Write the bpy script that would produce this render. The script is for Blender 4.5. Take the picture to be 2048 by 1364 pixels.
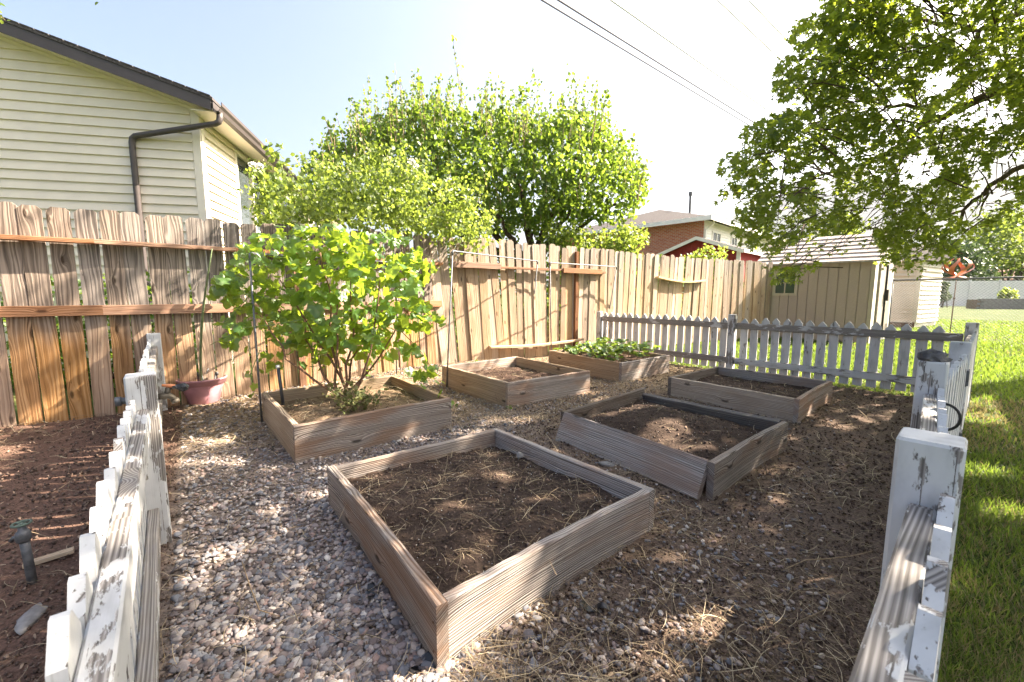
import bpy, math, random
import numpy as np
from mathutils import Vector, Matrix, noise as mnoise

scene = bpy.context.scene
for o in list(bpy.data.objects):
    bpy.data.objects.remove(o)
COL = scene.collection
PI = math.pi
rad = math.radians
rng = np.random.default_rng(11)
random.seed(5)

# ------------------------------------------------------------------ camera, sky, sun, exposure
EYE = 1.08
PITCH = rad(6.5)
FPX = 825.0                                    # focal length in pixels of a 2048 wide frame
cam_data = bpy.data.cameras.new('camera')
cam_data.sensor_width = 36.0
cam_data.lens = FPX / 2048 * 36
cam_data.clip_start = 0.02
cam_data.clip_end = 9000
cam_data.dof.use_dof = True
cam_data.dof.focus_distance = 3.0
cam_data.dof.aperture_fstop = 8.0
cam = bpy.data.objects.new('camera', cam_data)
COL.objects.link(cam)
cam.location = (0, 0, EYE)
cam.rotation_euler = (PI / 2 - PITCH, 0, 0)
scene.camera = cam

SUN_EL, SUN_AZ = rad(40), rad(76)              # azimuth from +Y towards +X
world = bpy.data.worlds.new('World')
scene.world = world
world.use_nodes = True
wn = world.node_tree
sky = wn.nodes.new('ShaderNodeTexSky')
sky.sky_type = 'NISHITA'
sky.sun_disc = False
sky.sun_elevation = SUN_EL
sky.sun_rotation = SUN_AZ
sky.air_density = 1.0
sky.dust_density = 7.0
sky.ozone_density = 2.0
wn.links.new(sky.outputs[0], wn.nodes['Background'].inputs[0])
wn.nodes['Background'].inputs[1].default_value = 0.055
sun_data = bpy.data.lights.new('sun', 'SUN')
sun_data.energy = 5.0
sun_data.angle = rad(0.53)
sun_data.color = (1.0, 0.87, 0.71)
sun = bpy.data.objects.new('sun', sun_data)
COL.objects.link(sun)
SUN = Vector((math.cos(SUN_EL) * math.sin(SUN_AZ), math.cos(SUN_EL) * math.cos(SUN_AZ), math.sin(SUN_EL)))
sun.rotation_euler = SUN.to_track_quat('Z', 'Y').to_euler()
sun.location = (20, 8, 15)
scene.view_settings.view_transform = 'Standard'
scene.view_settings.look = 'None'
scene.view_settings.gamma = 1
scene.view_settings.use_curve_mapping = False
scene.view_settings.exposure = 2.88
scene.cycles.max_bounces = 10
scene.cycles.diffuse_bounces = 7
scene.cycles.transmission_bounces = 6
scene.cycles.use_denoising = True

# ------------------------------------------------------------------ measuring helpers
CP, SP = math.cos(PITCH), math.sin(PITCH)


def ray(px, py):
    a, b = (px - 1024) / FPX, (py - 682) / FPX
    return np.array([a, CP - b * SP, -SP - b * CP])


def on_z(px, py, z=0.0):
    """world point at height z seen at that place of the photograph"""
    d = ray(px, py)
    return np.array([0, 0, EYE]) + d * ((z - EYE) / d[2])


def at_depth(px, py, Y):
    px, py, Y = np.broadcast_arrays(np.asarray(px, float), np.asarray(py, float), np.asarray(Y, float))
    a, b = (px - 1024) / FPX, (py - 682) / FPX
    t = Y / (CP - b * SP)
    return np.stack([a * t, Y, EYE + t * (-SP - b * CP)], -1)


def project(P):
    P = np.asarray(P, float)
    x, y, z = P[..., 0], P[..., 1], P[..., 2] - EYE
    c = np.maximum(y * CP - z * SP, 1e-3)
    return 1024 + FPX * x / c, 682 - FPX * (y * SP + z * CP) / c


def inside(poly, x, y):
    poly = np.asarray(poly, float)
    x, y = np.asarray(x, float), np.asarray(y, float)
    r = np.zeros(x.shape, bool)
    j = len(poly) - 1
    for i in range(len(poly)):
        xi, yi = poly[i]
        xj, yj = poly[j]
        c = ((yi > y) != (yj > y)) & (x < (xj - xi) * (y - yi) / (yj - yi + 1e-12) + xi)
        r ^= c
        j = i
    return r


def edge_dist(poly, x, y, closed=True):
    poly = np.asarray(poly, float)
    x, y = np.asarray(x, float), np.asarray(y, float)
    d = np.full(x.shape, 1e9)
    for i in range(len(poly) if closed else len(poly) - 1):
        a, b = poly[i], poly[(i + 1) % len(poly)]
        e = b - a
        t = np.clip(((x - a[0]) * e[0] + (y - a[1]) * e[1]) / (e @ e), 0, 1)
        d = np.minimum(d, np.hypot(x - a[0] - t * e[0], y - a[1] - t * e[1]))
    return d


def vnoise(x, y, f, s=0):
    """cheap smooth noise, vectorised"""
    x, y = np.asarray(x) * f, np.asarray(y) * f
    xi, yi = np.floor(x).astype(np.int64), np.floor(y).astype(np.int64)
    u, v = x - xi, y - yi
    u, v = u * u * (3 - 2 * u), v * v * (3 - 2 * v)

    def h(a, b):
        n = np.sin((a * 127.1 + b * 311.7 + s * 74.7)) * 43758.5453
        return n - np.floor(n)
    return (h(xi, yi) * (1 - u) + h(xi + 1, yi) * u) * (1 - v) + (h(xi, yi + 1) * (1 - u) + h(xi + 1, yi + 1) * u) * v - 0.5


# plan of the place (metres, camera above the origin)
WOOD_FENCE = np.array([(-6.6, 1.75), (-5.2, 2.62), (-4.1, 3.28), (-3.57, 3.62), (-2.82, 4.25), (-1.9, 5.12),
                       (-1.04, 5.95), (0.3, 6.82), (1.6, 7.62), (3.0, 8.55), (4.44, 9.5), (5.4, 10.0), (6.35, 10.35)])
CORNER = np.array((-0.10, -0.04))
LEFT_END = np.array((-3.30, 3.78))
RIGHT_POST = [np.array(p) for p in ((0.8, 0.76), (1.78, 1.72), (2.74, 2.5), (4.53, 4.05))]
BACK_END = np.array((1.57, 7.38))
GARDEN = [tuple(CORNER), (0.8, 0.76), (1.78, 1.72), (2.74, 2.5), (4.55, 4.05), (1.57, 7.42)] + \
         [(p[0] - 0.05, p[1] + 0.1) for p in WOOD_FENCE[8::-1]] + [(-6.6, -1.2), (-0.2, -1.2)]


def gz(x, y):
    x, y = np.asarray(x, float), np.asarray(y, float)
    d = edge_dist(WOOD_FENCE, x, y, False)
    w = np.exp(-((x + 0.9) / 1.5) ** 2)
    return vnoise(x, y, 0.9, 1) * 0.03 + vnoise(x, y, 3.1, 2) * 0.014 + 0.06 * w * np.exp(-(d / 0.5) ** 2)


# ------------------------------------------------------------------ mesh helpers
class MB:
    def __init__(s):
        s.v, s.f = [], []

    def add(s, v, f):
        n = len(s.v)
        s.v += [tuple(map(float, p)) for p in v]
        s.f += [tuple(i + n for i in q) for q in f]
        return s

    def box(s, c, d, ax=None):
        """box of centre c and size d; ax: three world axes"""
        c = np.array(c, float)
        A = np.eye(3) if ax is None else np.array(ax, float)
        v = [c + sum(A[k] * d[k] / 2 * g[k] for k in range(3)) for g in
             [(-1, -1, -1), (1, -1, -1), (1, 1, -1), (-1, 1, -1), (-1, -1, 1), (1, -1, 1), (1, 1, 1), (-1, 1, 1)]]
        return s.add(v, [(0, 3, 2, 1), (4, 5, 6, 7), (0, 1, 5, 4), (1, 2, 6, 5), (2, 3, 7, 6), (3, 0, 4, 7)])

    def tube(s, pts, r, n=8, cap=True):
        pts = [Vector(p) for p in pts]
        rr = r if hasattr(r, '__len__') else [r] * len(pts)
        t0 = (pts[1] - pts[0]).normalized()
        u = t0.orthogonal().normalized()
        rings = []
        for i, p in enumerate(pts):
            t = (pts[min(i + 1, len(pts) - 1)] - pts[max(i - 1, 0)]).normalized()
            u = (u - t * u.dot(t)).normalized()
            w = t.cross(u)
            rings.append([p + (u * math.cos(2 * PI * k / n) + w * math.sin(2 * PI * k / n)) * rr[i] for k in range(n)])
        v = [q for g in rings for q in g]
        f = [(i * n + k, i * n + (k + 1) % n, (i + 1) * n + (k + 1) % n, (i + 1) * n + k)
             for i in range(len(pts) - 1) for k in range(n)]
        if cap:
            f += [tuple(range(n))[::-1], tuple((len(pts) - 1) * n + k for k in range(n))]
        return s.add(v, f)

    def lathe(s, prof, c=(0, 0, 0), n=24):
        v, f = [], []
        for r, z in prof:
            v += [(c[0] + r * math.cos(2 * PI * k / n), c[1] + r * math.sin(2 * PI * k / n), c[2] + z) for k in range(n)]
        for i in range(len(prof) - 1):
            f += [(i * n + k, i * n + (k + 1) % n, (i + 1) * n + (k + 1) % n, (i + 1) * n + k) for k in range(n)]
        return s.add(v, f)

    def prism(s, outline, t, y0=None):
        """outline in x,z extruded along y by t (centred)"""
        n = len(outline)
        a = -t / 2 if y0 is None else y0
        v = [(x, a, z) for x, z in outline] + [(x, a + t, z) for x, z in outline]
        f = [tuple(range(n)), tuple(range(2 * n - 1, n - 1, -1))] + [(k + n, (k + 1) % n + n, (k + 1) % n, k) for k in range(n)]
        return s.add(v, f)

    def mesh(s, name, mat=None, smooth=False):
        m = bpy.data.meshes.new(name)
        m.from_pydata(s.v, [], s.f)
        if mat:
            m.materials.append(mat)
        if smooth:
            m.polygons.foreach_set('use_smooth', [True] * len(m.polygons))
        m.validate()
        m.update()
        return m


def thing(name, label, cat, loc=(0, 0, 0), group=None):
    o = bpy.data.objects.new(name, None)
    COL.objects.link(o)
    o.location = [float(q) for q in loc]
    o.empty_display_size = 0.1
    tag(o, label, cat, group)
    return o


def tag(o, label=None, cat=None, group=None, kind=None):
    if label:
        o['label'] = label
    if cat:
        o['category'] = cat
    if group:
        o['group'] = group
    if kind:
        o['kind'] = kind
    return o


WORLD = {}


def base(o):
    p = np.zeros(3)
    while o is not None:
        p = p + np.array(o.location)
        o = o.parent
    return p


def obj(name, mesh, parent=None, M=None):
    """link a mesh; M (or nothing) is its WORLD placement, parents are only ever translated when they carry children"""
    o = bpy.data.objects.new(name, mesh)
    COL.objects.link(o)
    M = Matrix.Identity(4) if M is None else M
    if parent is not None:
        o.parent = parent
        pm = WORLD.get(parent.name)
        if pm is None:
            b = base(parent)
            pm = Matrix.Translation(Vector(b))
        o.matrix_basis = pm.inverted() @ M
    else:
        o.matrix_basis = M
    WORLD[o.name] = M.copy()
    return o


def frame(p, x, z=(0, 0, 1)):
    """matrix at p, local X along x, local Z near z"""
    x = Vector(x).normalized()
    z = Vector(z)
    y = z.cross(x).normalized()
    z = x.cross(y)
    M = Matrix((x, y, z)).transposed().to_4x4()
    M.translation = Vector([float(q) for q in p])
    return M


def lumber(name, L, h, t, mat, axis='X', seg=6, bow=0.0, wear=0.0, ch=0.004, seed=0, lift=None):
    """sawn board, length L from 0, height 0..h, thickness centred; rounded edges, a bow and ragged worn edges"""
    r = random.Random(seed)
    mb = MB()
    a, b = h, t / 2
    sec = [(-b + ch, 0), (b - ch, 0), (b, ch), (b, a - ch), (b - ch, a), (-b + ch, a), (-b, a - ch), (-b, ch)]
    n = len(sec)
    v = []
    for i in range(seg + 1):
        u = i / seg
        off = bow * math.sin(PI * u)
        dz = (lift(u) if lift else 0)
        wt = wear * (r.random() ** 2) if wear else 0
        wb = wear * r.random() if wear else 0
        for k, (y, z) in enumerate(sec):
            zz = z - wt if z > a * .6 else z + wb
            v.append((u * L, y + off, zz + dz) if axis == 'X' else (zz - a / 2, y + off, u * L + dz))
    f = [(i * n + k, i * n + (k + 1) % n, (i + 1) * n + (k + 1) % n, (i + 1) * n + k) for i in range(seg) for k in range(n)]
    f += [tuple(range(n))[::-1], tuple(seg * n + k for k in range(n))]
    if axis != 'X':
        f = [q[::-1] for q in f]
    mb.add(v, f)
    return mb.mesh(name, mat)


def scatter_mesh(name, V, F, pos, rot, scl, tone, mat, smooth=False):
    """many copies of a small piece (V, F with equal sided faces) joined into one mesh; per face 'tone'"""
    V = np.asarray(V, float)
    F = np.asarray(F, int)
    N, nv, nf, k = len(pos), len(V), len(F), F.shape[1]
    scl = np.asarray(scl, float)
    if scl.ndim == 1:
        scl = scl[:, None]
    W = V[None] * scl[:, None, :]
    P = np.einsum('nij,nvj->nvi', rot, W) + np.asarray(pos)[:, None, :]
    m = bpy.data.meshes.new(name)
    m.vertices.add(N * nv)
    m.vertices.foreach_set('co', P.astype(np.float32).ravel())
    idx = (F[None] + (np.arange(N) * nv)[:, None, None]).astype(np.int32).ravel()
    m.loops.add(len(idx))
    m.loops.foreach_set('vertex_index', idx)
    m.polygons.add(N * nf)
    m.polygons.foreach_set('loop_start', np.arange(N * nf, dtype=np.int32) * k)
    try:
        m.polygons.foreach_set('loop_total', np.full(N * nf, k, np.int32))
    except Exception:
        pass
    if smooth:
        m.polygons.foreach_set('use_smooth', np.ones(N * nf, bool))
    at = m.attributes.new('tone', 'FLOAT', 'FACE')
    at.data.foreach_set('value', np.repeat(np.asarray(tone, np.float32), nf))
    m.materials.append(mat)
    m.update(calc_edges=True)
    return m


def rots(n, nrm, spin=None):
    """rotation matrices whose local Z is nrm and local Y is turned by a random spin"""
    nrm = nrm / np.linalg.norm(nrm, axis=1, keepdims=True)
    spin = rng.uniform(0, 2 * PI, n) if spin is None else spin
    ref = np.where(np.abs(nrm[:, 2:3]) < 0.95, np.array([[0, 0, 1.0]]), np.array([[1.0, 0, 0]]))
    a = np.cross(ref, nrm)
    a /= np.linalg.norm(a, axis=1, keepdims=True)
    b = np.cross(nrm, a)
    c, s = np.cos(spin)[:, None], np.sin(spin)[:, None]
    x = a * c + b * s
    y = np.cross(nrm, x)
    return np.stack([x, y, nrm], 2)


def ico(sub):
    import bmesh
    bm = bmesh.new()
    bmesh.ops.create_icosphere(bm, subdivisions=sub, radius=1)
    bm.verts.ensure_lookup_table()
    V = np.array([v.co[:] for v in bm.verts])
    F = np.array([[v.index for v in f.verts] for f in bm.faces])
    bm.free()
    return V, F


# ------------------------------------------------------------------ material helpers
class Mat:
    def __init__(s, name):
        s.m = bpy.data.materials.new(name)
        s.m.use_nodes = True
        s.t = s.m.node_tree
        s.t.nodes.clear()
        s.out = s.t.nodes.new('ShaderNodeOutputMaterial')

    def n(s, typ, ins=None, **props):
        nd = s.t.nodes.new('ShaderNode' + typ)
        for k, v in props.items():
            setattr(nd, k, v)
        for k, v in (ins or {}).items():
            if isinstance(v, bpy.types.NodeSocket):
                s.t.links.new(v, nd.inputs[k])
            else:
                nd.inputs[k].default_value = v
        return nd

    def math(s, op, a, b=None, c=None, clamp=False):
        nd = s.t.nodes.new('ShaderNodeMath')
        nd.operation = op
        nd.use_clamp = clamp
        for i, q in enumerate((a, b, c)):
            if q is None:
                continue
            if isinstance(q, bpy.types.NodeSocket):
                s.t.links.new(q, nd.inputs[i])
            else:
                nd.inputs[i].default_value = q
        return nd.outputs[0]

    def smooth(s, x, a, b):
        nd = s.t.nodes.new('ShaderNodeMapRange')
        nd.interpolation_type = 'SMOOTHSTEP'
        nd.inputs['From Min'].default_value = a
        nd.inputs['From Max'].default_value = b
        s.t.links.new(x, nd.inputs['Value'])
        return nd.outputs[0]

    def ramp(s, x, stops):
        nd = s.t.nodes.new('ShaderNodeValToRGB')
        e = nd.color_ramp.elements
        while len(e) < len(stops):
            e.new(0.5)
        for q, (p, c) in zip(e, stops):
            q.position = p
            q.color = (*c, 1) if len(c) == 3 else c
        s.t.links.new(x, nd.inputs[0])
        return nd.outputs[0]

    def mix(s, fac, a, b, blend='MIX'):
        nd = s.t.nodes.new('ShaderNodeMix')
        nd.data_type = 'RGBA'
        nd.blend_type = blend
        for i, q in ((0, fac), (6, a), (7, b)):
            if isinstance(q, bpy.types.NodeSocket):
                s.t.links.new(q, nd.inputs[i])
            elif i == 0:
                nd.inputs[i].default_value = q
            else:
                nd.inputs[i].default_value = (*q, 1) if len(q) == 3 else q
        return nd.outputs[2]

    def noise(s, vec, scale, detail=3, rough=0.55, dist=0.0):
        nd = s.n('TexNoise', {'Scale': scale, 'Detail': detail, 'Roughness': rough, 'Distortion': dist})
        if vec is not None:
            s.t.links.new(vec, nd.inputs['Vector'])
        return nd.outputs['Fac']

    def vec(s, x, y, z):
        nd = s.t.nodes.new('ShaderNodeCombineXYZ')
        for i, q in enumerate((x, y, z)):
            if isinstance(q, bpy.types.NodeSocket):
                s.t.links.new(q, nd.inputs[i])
            else:
                nd.inputs[i].default_value = q
        return nd.outputs[0]

    def objco(s):
        """object coordinates and a random number per object"""
        tc = s.t.nodes.new('ShaderNodeTexCoord')
        sep = s.n('SeparateXYZ', {0: tc.outputs['Object']})
        inf = s.t.nodes.new('ShaderNodeObjectInfo')
        return sep.outputs[0], sep.outputs[1], sep.outputs[2], inf.outputs['Random']

    def pos(s):
        g = s.t.nodes.new('ShaderNodeNewGeometry')
        return g.outputs['Position'], g

    def bump(s, h, strength=0.5, dist=0.01):
        return s.n('Bump', {'Height': h, 'Strength': strength, 'Distance': dist}).outputs[0]

    def done(s, color, rough=0.8, normal=None, spec=0.3, metal=0.0, **kw):
        p = s.n('BsdfPrincipled', {'Roughness': rough, 'Specular IOR Level': spec, 'Metallic': metal})
        if isinstance(color, bpy.types.NodeSocket):
            s.t.links.new(color, p.inputs['Base Color'])
        else:
            p.inputs['Base Color'].default_value = (*color, 1)
        if normal is not None:
            s.t.links.new(normal, p.inputs['Normal'])
        for k, v in kw.items():
            p.inputs[k].default_value = v
        s.t.links.new(p.outputs[0], s.out.inputs[0])
        return s.m


def wood_grain(M, axis, knots=0.5, lines=60.0, sway=0.05):
    """returns (grain 0..1, slow blotches, knot core mask, across, along, random)"""
    x, y, z, r = M.objco()
    L, Cc, D = (x, z, y) if axis == 'X' else (z, x, y)
    off = M.math('MULTIPLY', r, 57.0)
    Lr = M.math('ADD', L, off)
    # knots: sparse points along the board which push the grain aside
    vo = M.n('TexVoronoi', {'Vector': M.vec(M.math('MULTIPLY', Lr, 2.6), M.math('MULTIPLY', M.math('ADD', Cc, off), 7.5), 0.0), 'Scale': 1.0, 'Randomness': 0.9},
             voronoi_dimensions='2D')
    cs = M.n('SeparateColor', {0: vo.outputs['Color']})
    keep = M.math('GREATER_THAN', cs.outputs[0], 1 - knots)
    d = vo.outputs['Distance']
    k = M.math('MULTIPLY', M.math('DIVIDE', 0.010, M.math('ADD', M.math('MULTIPLY', d, d), 0.02)), keep)
    core = M.math('MULTIPLY', M.math('SUBTRACT', 1.0, M.smooth(d, 0.045, 0.13)), keep)
    slow = M.noise(M.vec(M.math('MULTIPLY', Lr, 1.1), M.math('MULTIPLY', Cc, 5.0), M.math('MULTIPLY', D, 6.0)), 1.0, 2)
    g = M.math('ADD', M.math('ADD', Cc, M.math('MULTIPLY', slow, sway)), M.math('MULTIPLY', k, 0.075))
    g = M.math('ADD', g, M.math('MULTIPLY', D, 0.8))
    ph = M.math('ADD', M.math('MULTIPLY', g, lines), M.math('MULTIPLY', M.noise(M.vec(M.math('MULTIPLY', Lr, 0.8), M.math('MULTIPLY', g, 22.0), off), 1.0, 2), 3.5))
    wave = M.math('ADD', M.math('MULTIPLY', M.math('SINE', M.math('MULTIPLY', ph, 2 * PI)), 0.5), 0.5)
    rings = M.noise(M.vec(M.math('MULTIPLY', Lr, 0.5), M.math('MULTIPLY', g, lines * 1.3), off), 1.0, 3, 0.65)
    fine = M.noise(M.vec(M.math('MULTIPLY', Lr, 12.0), M.math('MULTIPLY', g, 600.0), off), 1.0, 1.0)
    grain = M.math('ADD', M.math('ADD', M.math('MULTIPLY', wave, 0.24), M.math('MULTIPLY', rings, 0.56)), M.math('MULTIPLY', fine, 0.20))
    blot = M.noise(M.vec(M.math('MULTIPLY', Lr, 2.2), M.math('MULTIPLY', Cc, 9.0), M.math('ADD', off, M.math('MULTIPLY', D, 9.0))), 1.0, 3)
    return grain, blot, core, Cc, L, r


def wood(name, stops, stain, stain_amt, axis='X', knots=0.5, freq=60, bump=0.5, tint=0.25, end=None, bleach=None, sway=0.05):
    M = Mat(name)
    g, blot, core, Cc, L, r = wood_grain(M, axis, knots, freq, sway)
    col = M.ramp(g, stops)
    col = M.mix(M.math('MULTIPLY', M.smooth(blot, 0.42, 0.7), stain_amt), col, stain)
    if bleach:                                  # sun-greyed towards the top of the board (z of the board)
        z0, z1, c, amt = bleach
        nz = M.math('ADD', L, M.math('MULTIPLY', M.math('SUBTRACT', blot, 0.5), 0.55))
        col = M.mix(M.math('MULTIPLY', M.smooth(nz, z0, z1), amt), col, M.mix(M.smooth(g, 0.3, 0.7), tuple(q * 0.5 for q in c), tuple(min(1, q * 1.6) for q in c)))
    col = M.mix(M.math('MULTIPLY', core, 0.75), col, tuple(q * 0.22 for q in stops[0][1]))
    hv = M.n('HueSaturation', {'Color': col, 'Value': M.math('ADD', M.math('MULTIPLY', r, 2 * tint), 1 - tint),
                               'Saturation': M.math('ADD', M.math('MULTIPLY', M.math('FRACT', M.math('MULTIPLY', r, 7.31)), 0.5), 0.75)}).outputs[0]
    hgt = M.math('ADD', g, M.math('MULTIPLY', core, 0.25))
    return M.done(hv, 0.85, M.bump(hgt, bump, 0.010), 0.2)


def painted(name, axis='X', bare=0.45, top_bare=0.6, white=(0.53, 0.53, 0.53)):
    """old white paint flaking from grey wood, most on upward faces; bare: rough share of naked wood"""
    M = Mat(name)
    g, blot, core, Cc, L, r = wood_grain(M, axis, 0.06, 170, 0.006)
    gr = M.ramp(g, [(0.28, (0.07, 0.062, 0.057)), (0.5, (0.21, 0.19, 0.175)), (0.72, (0.38, 0.355, 0.33))])
    off = M.math('MULTIPLY', r, 31.0)
    x, y, z, _ = M.objco()
    D = y
    a = M.noise(M.vec(M.math('ADD', M.math('MULTIPLY', L, 9.0), off), M.math('MULTIPLY', Cc, 30.0), M.math('MULTIPLY', D, 30.0)), 1.0, 6, 0.65)
    b = M.noise(M.vec(M.math('ADD', M.math('MULTIPLY', L, 2.2), off), M.math('MULTIPLY', Cc, 6.0), M.math('MULTIPLY', D, 6.0)), 1.0, 2)
    crack = M.noise(M.vec(M.math('MULTIPLY', L, 1.4), M.math('MULTIPLY', Cc, 150.0), M.math('MULTIPLY', D, 150.0)), 1.0, 2)
    geo = M.pos()[1]
    up = M.smooth(M.n('SeparateXYZ', {0: geo.outputs['Normal']}).outputs[2], 0.5, 0.9)
    v = M.math('ADD', M.math('MULTIPLY', a, 0.55), M.math('MULTIPLY', b, 0.45))
    v = M.math('ADD', v, M.math('MULTIPLY', up, top_bare * 0.25))
    v = M.math('ADD', v, M.math('MULTIPLY', M.smooth(crack, 0.60, 0.72), 0.07))
    th = 0.68 - bare * 0.34
    mask = M.smooth(v, th, th + 0.02)
    dirt = M.noise(M.vec(M.math('MULTIPLY', L, 7.0), M.math('MULTIPLY', Cc, 18.0), M.math('ADD', off, M.math('MULTIPLY', D, 18.0))), 1.0, 4)
    wcol = M.mix(M.smooth(dirt, 0.42, 0.8), white, tuple(q * 0.68 for q in white))
    wcol = M.mix(M.math('MULTIPLY', M.smooth(crack, 0.62, 0.74), 0.35), wcol, (0.3, 0.28, 0.26))
    col = M.mix(mask, wcol, gr)
    h = M.math('ADD', M.math('MULTIPLY', M.math('SUBTRACT', 1.0, mask), 0.8), M.math('MULTIPLY', g, M.math('ADD', M.math('MULTIPLY', mask, 0.5), 0.12)))
    return M.done(col, 0.7, M.bump(h, 0.6, 0.003), 0.25)


def leaf_mat(name, dark, light, trans, tr_amt=0.45, gloss=0.35, rough=0.5):
    M = Mat(name)
    at = M.n('Attribute', attribute_name='tone')
    inf = M.t.nodes.new('ShaderNodeObjectInfo')
    tone = M.math('FRACT', M.math('ADD', at.outputs['Fac'], M.math('MULTIPLY', inf.outputs['Random'], 0.999)))
    col = M.mix(tone, dark, light)
    tcol = M.mix(tone, tuple(q * 0.75 for q in trans), trans)
    p = M.n('BsdfPrincipled', {'Base Color': col, 'Roughness': rough, 'Specular IOR Level': gloss})
    t = M.n('BsdfTranslucent', {'Color': tcol})
    mx = M.n('MixShader', {0: tr_amt, 1: p.outputs[0], 2: t.outputs[0]})
    M.t.links.new(mx.outputs[0], M.out.inputs[0])
    return M.m


def toned(name, stops, rough=0.85, spec=0.25, bump_scale=60, bump=0.3):
    """colour picked per piece along a ramp by the piece's own tone"""
    M = Mat(name)
    at = M.n('Attribute', attribute_name='tone')
    P = M.pos()[0]
    nz = M.noise(P, bump_scale, 4)
    col = M.mix(0.35, M.ramp(at.outputs['Fac'], stops), M.mix(nz, (0.05, 0.05, 0.05), (0.75, 0.75, 0.75)), 'OVERLAY')
    return M.done(col, rough, M.bump(nz, bump, 0.002), spec)


def plain(name, col, rough=0.6, spec=0.4, metal=0.0, var=0.25, scale=12, bump=0.15):
    M = Mat(name)
    x, y, z, r = M.objco()
    nz = M.noise(M.vec(x, y, z), scale, 5, 0.6)
    c = M.mix(M.smooth(nz, 0.3, 0.75), tuple(q * (1 - var) for q in col), tuple(min(1, q * (1 + var * 0.4)) for q in col))
    return M.done(c, rough, M.bump(nz, bump, 0.003), spec, metal)

# ------------------------------------------------------------------ materials
CEDAR = wood('weathered_cedar', [(0.30, (0.10, 0.056, 0.03)), (0.44, (0.29, 0.175, 0.098)), (0.66, (0.40, 0.265, 0.16))], (0.24, 0.14, 0.08), 0.5,
             'Z', 0.42, 38, 0.5, 0.16, bleach=(0.60, 1.05, (0.185, 0.155, 0.133), 0.95), sway=0.10)
PALE_PINE = wood('bleached_pine', [(0.28, (0.19, 0.115, 0.066)), (0.44, (0.37, 0.265, 0.178)), (0.68, (0.47, 0.365, 0.265))], (0.30, 0.19, 0.115), 0.5,
                 'Z', 0.35, 60, 0.5, 0.25, bleach=(1.1, 1.9, (0.27, 0.23, 0.197), 0.8), sway=0.05)
REDWOOD = wood('redwood_rail', [(0.3, (0.17, 0.08, 0.045)), (0.46, (0.29, 0.155, 0.09)), (0.66, (0.36, 0.215, 0.135))], (0.22, 0.13, 0.09), 0.5, 'X', 0.3, 70, 0.4, 0.14)
REDPOST = wood('redwood_post', [(0.3, (0.09, 0.05, 0.034)), (0.5, (0.17, 0.095, 0.062)), (0.7, (0.24, 0.145, 0.10))], (0.2, 0.1, 0.06), 0.4, 'Z', 0.3, 60, 0.4, 0.15)
BEDWOOD = wood('grey_bed_board', [(0.31, (0.065, 0.052, 0.045)), (0.42, (0.22, 0.185, 0.16)), (0.54, (0.35, 0.305, 0.27)), (0.72, (0.48, 0.43, 0.39))], (0.28, 0.165, 0.105), 0.6,
               'X', 0.38, 105, 1.0, 0.2, sway=0.03)
BEDWARM = wood('brown_bed_board', [(0.30, (0.12, 0.08, 0.05)), (0.44, (0.29, 0.215, 0.15)), (0.68, (0.44, 0.35, 0.255))], (0.25, 0.165, 0.10), 0.5, 'X', 0.38, 90, 0.9, 0.2, sway=0.035)
BEDDARK = wood('dark_bed_board', [(0.30, (0.048, 0.040, 0.034)), (0.46, (0.144, 0.120, 0.102)), (0.7, (0.264, 0.228, 0.198))], (0.120, 0.084, 0.060), 0.5, 'X', 0.4, 90, 0.9, 0.12, sway=0.03)  # grey board darkened: shade of the inner faces put into its colour
PAINT_X = painted('flaking_white_rail', 'X', 0.36, 0.42)
PAINT_X2 = painted('worn_white_rail', 'X', 0.72, 0.3)
PAINT_Z = painted('flaking_white_picket', 'Z', 0.26, 0.35)
PAINT_P = painted('flaking_white_post', 'Z', 0.40, -0.4)
STEEL = plain('galvanised_conduit', (0.15, 0.155, 0.165), 0.55, 0.4, 0.4, 0.3, 30)
RUST = plain('rusty_iron', (0.16, 0.085, 0.05), 0.75, 0.3, 0.3, 0.5, 40)
IRON = plain('dull_grey_pipe', (0.17, 0.17, 0.17), 0.6, 0.4, 0.5, 0.4, 35)
BRASS = plain('tarnished_brass', (0.28, 0.21, 0.11), 0.45, 0.5, 0.75, 0.4, 40)
BLACK = plain('black_plastic', (0.012, 0.012, 0.014), 0.3, 0.5)
CHARCOAL = plain('charcoal_pvc', (0.045, 0.047, 0.055), 0.5, 0.4)
WHITE = plain('white_plastic', (0.75, 0.74, 0.70), 0.5, 0.4)
SIDING = plain('cream_siding', (0.72, 0.645, 0.53), 0.6, 0.3, 0, 0.06, 3, 0.05)
SIDING_END = plain('cream_trim', (0.74, 0.67, 0.57), 0.6, 0.3, 0, 0.05, 3, 0.05)
BROWN_METAL = plain('brown_gutter_metal', (0.075, 0.062, 0.060), 0.5, 0.4, 0, 0.12, 5, 0.03)
SHINGLE = plain('grey_shingle', (0.10, 0.09, 0.087), 0.95, 0.1, 0, 0.5, 45, 0.8)
WHITE_TRIM = plain('white_trim', (0.86, 0.82, 0.77), 0.6, 0.3, 0, 0.08, 6, 0.05)
RED_WALL = plain('barn_red_wall', (0.30, 0.045, 0.045), 0.75, 0.2, 0, 0.15, 6, 0.1)
TAN_WALL = plain('tan_resin_wall', (0.41, 0.32, 0.27), 0.65, 0.3, 0, 0.08, 50, 0.15)
TAN_TRIM = plain('tan_resin_trim', (0.46, 0.38, 0.30), 0.6, 0.3, 0, 0.05, 10, 0.05)
CREAM_TRIM = plain('cream_shed_trim', (0.68, 0.64, 0.55), 0.6, 0.3, 0, 0.05, 10, 0.05)
SHED_ROOF = plain('pinkish_grey_roof_tile', (0.42, 0.36, 0.34), 0.8, 0.2, 0, 0.25, 25, 0.3)
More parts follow.
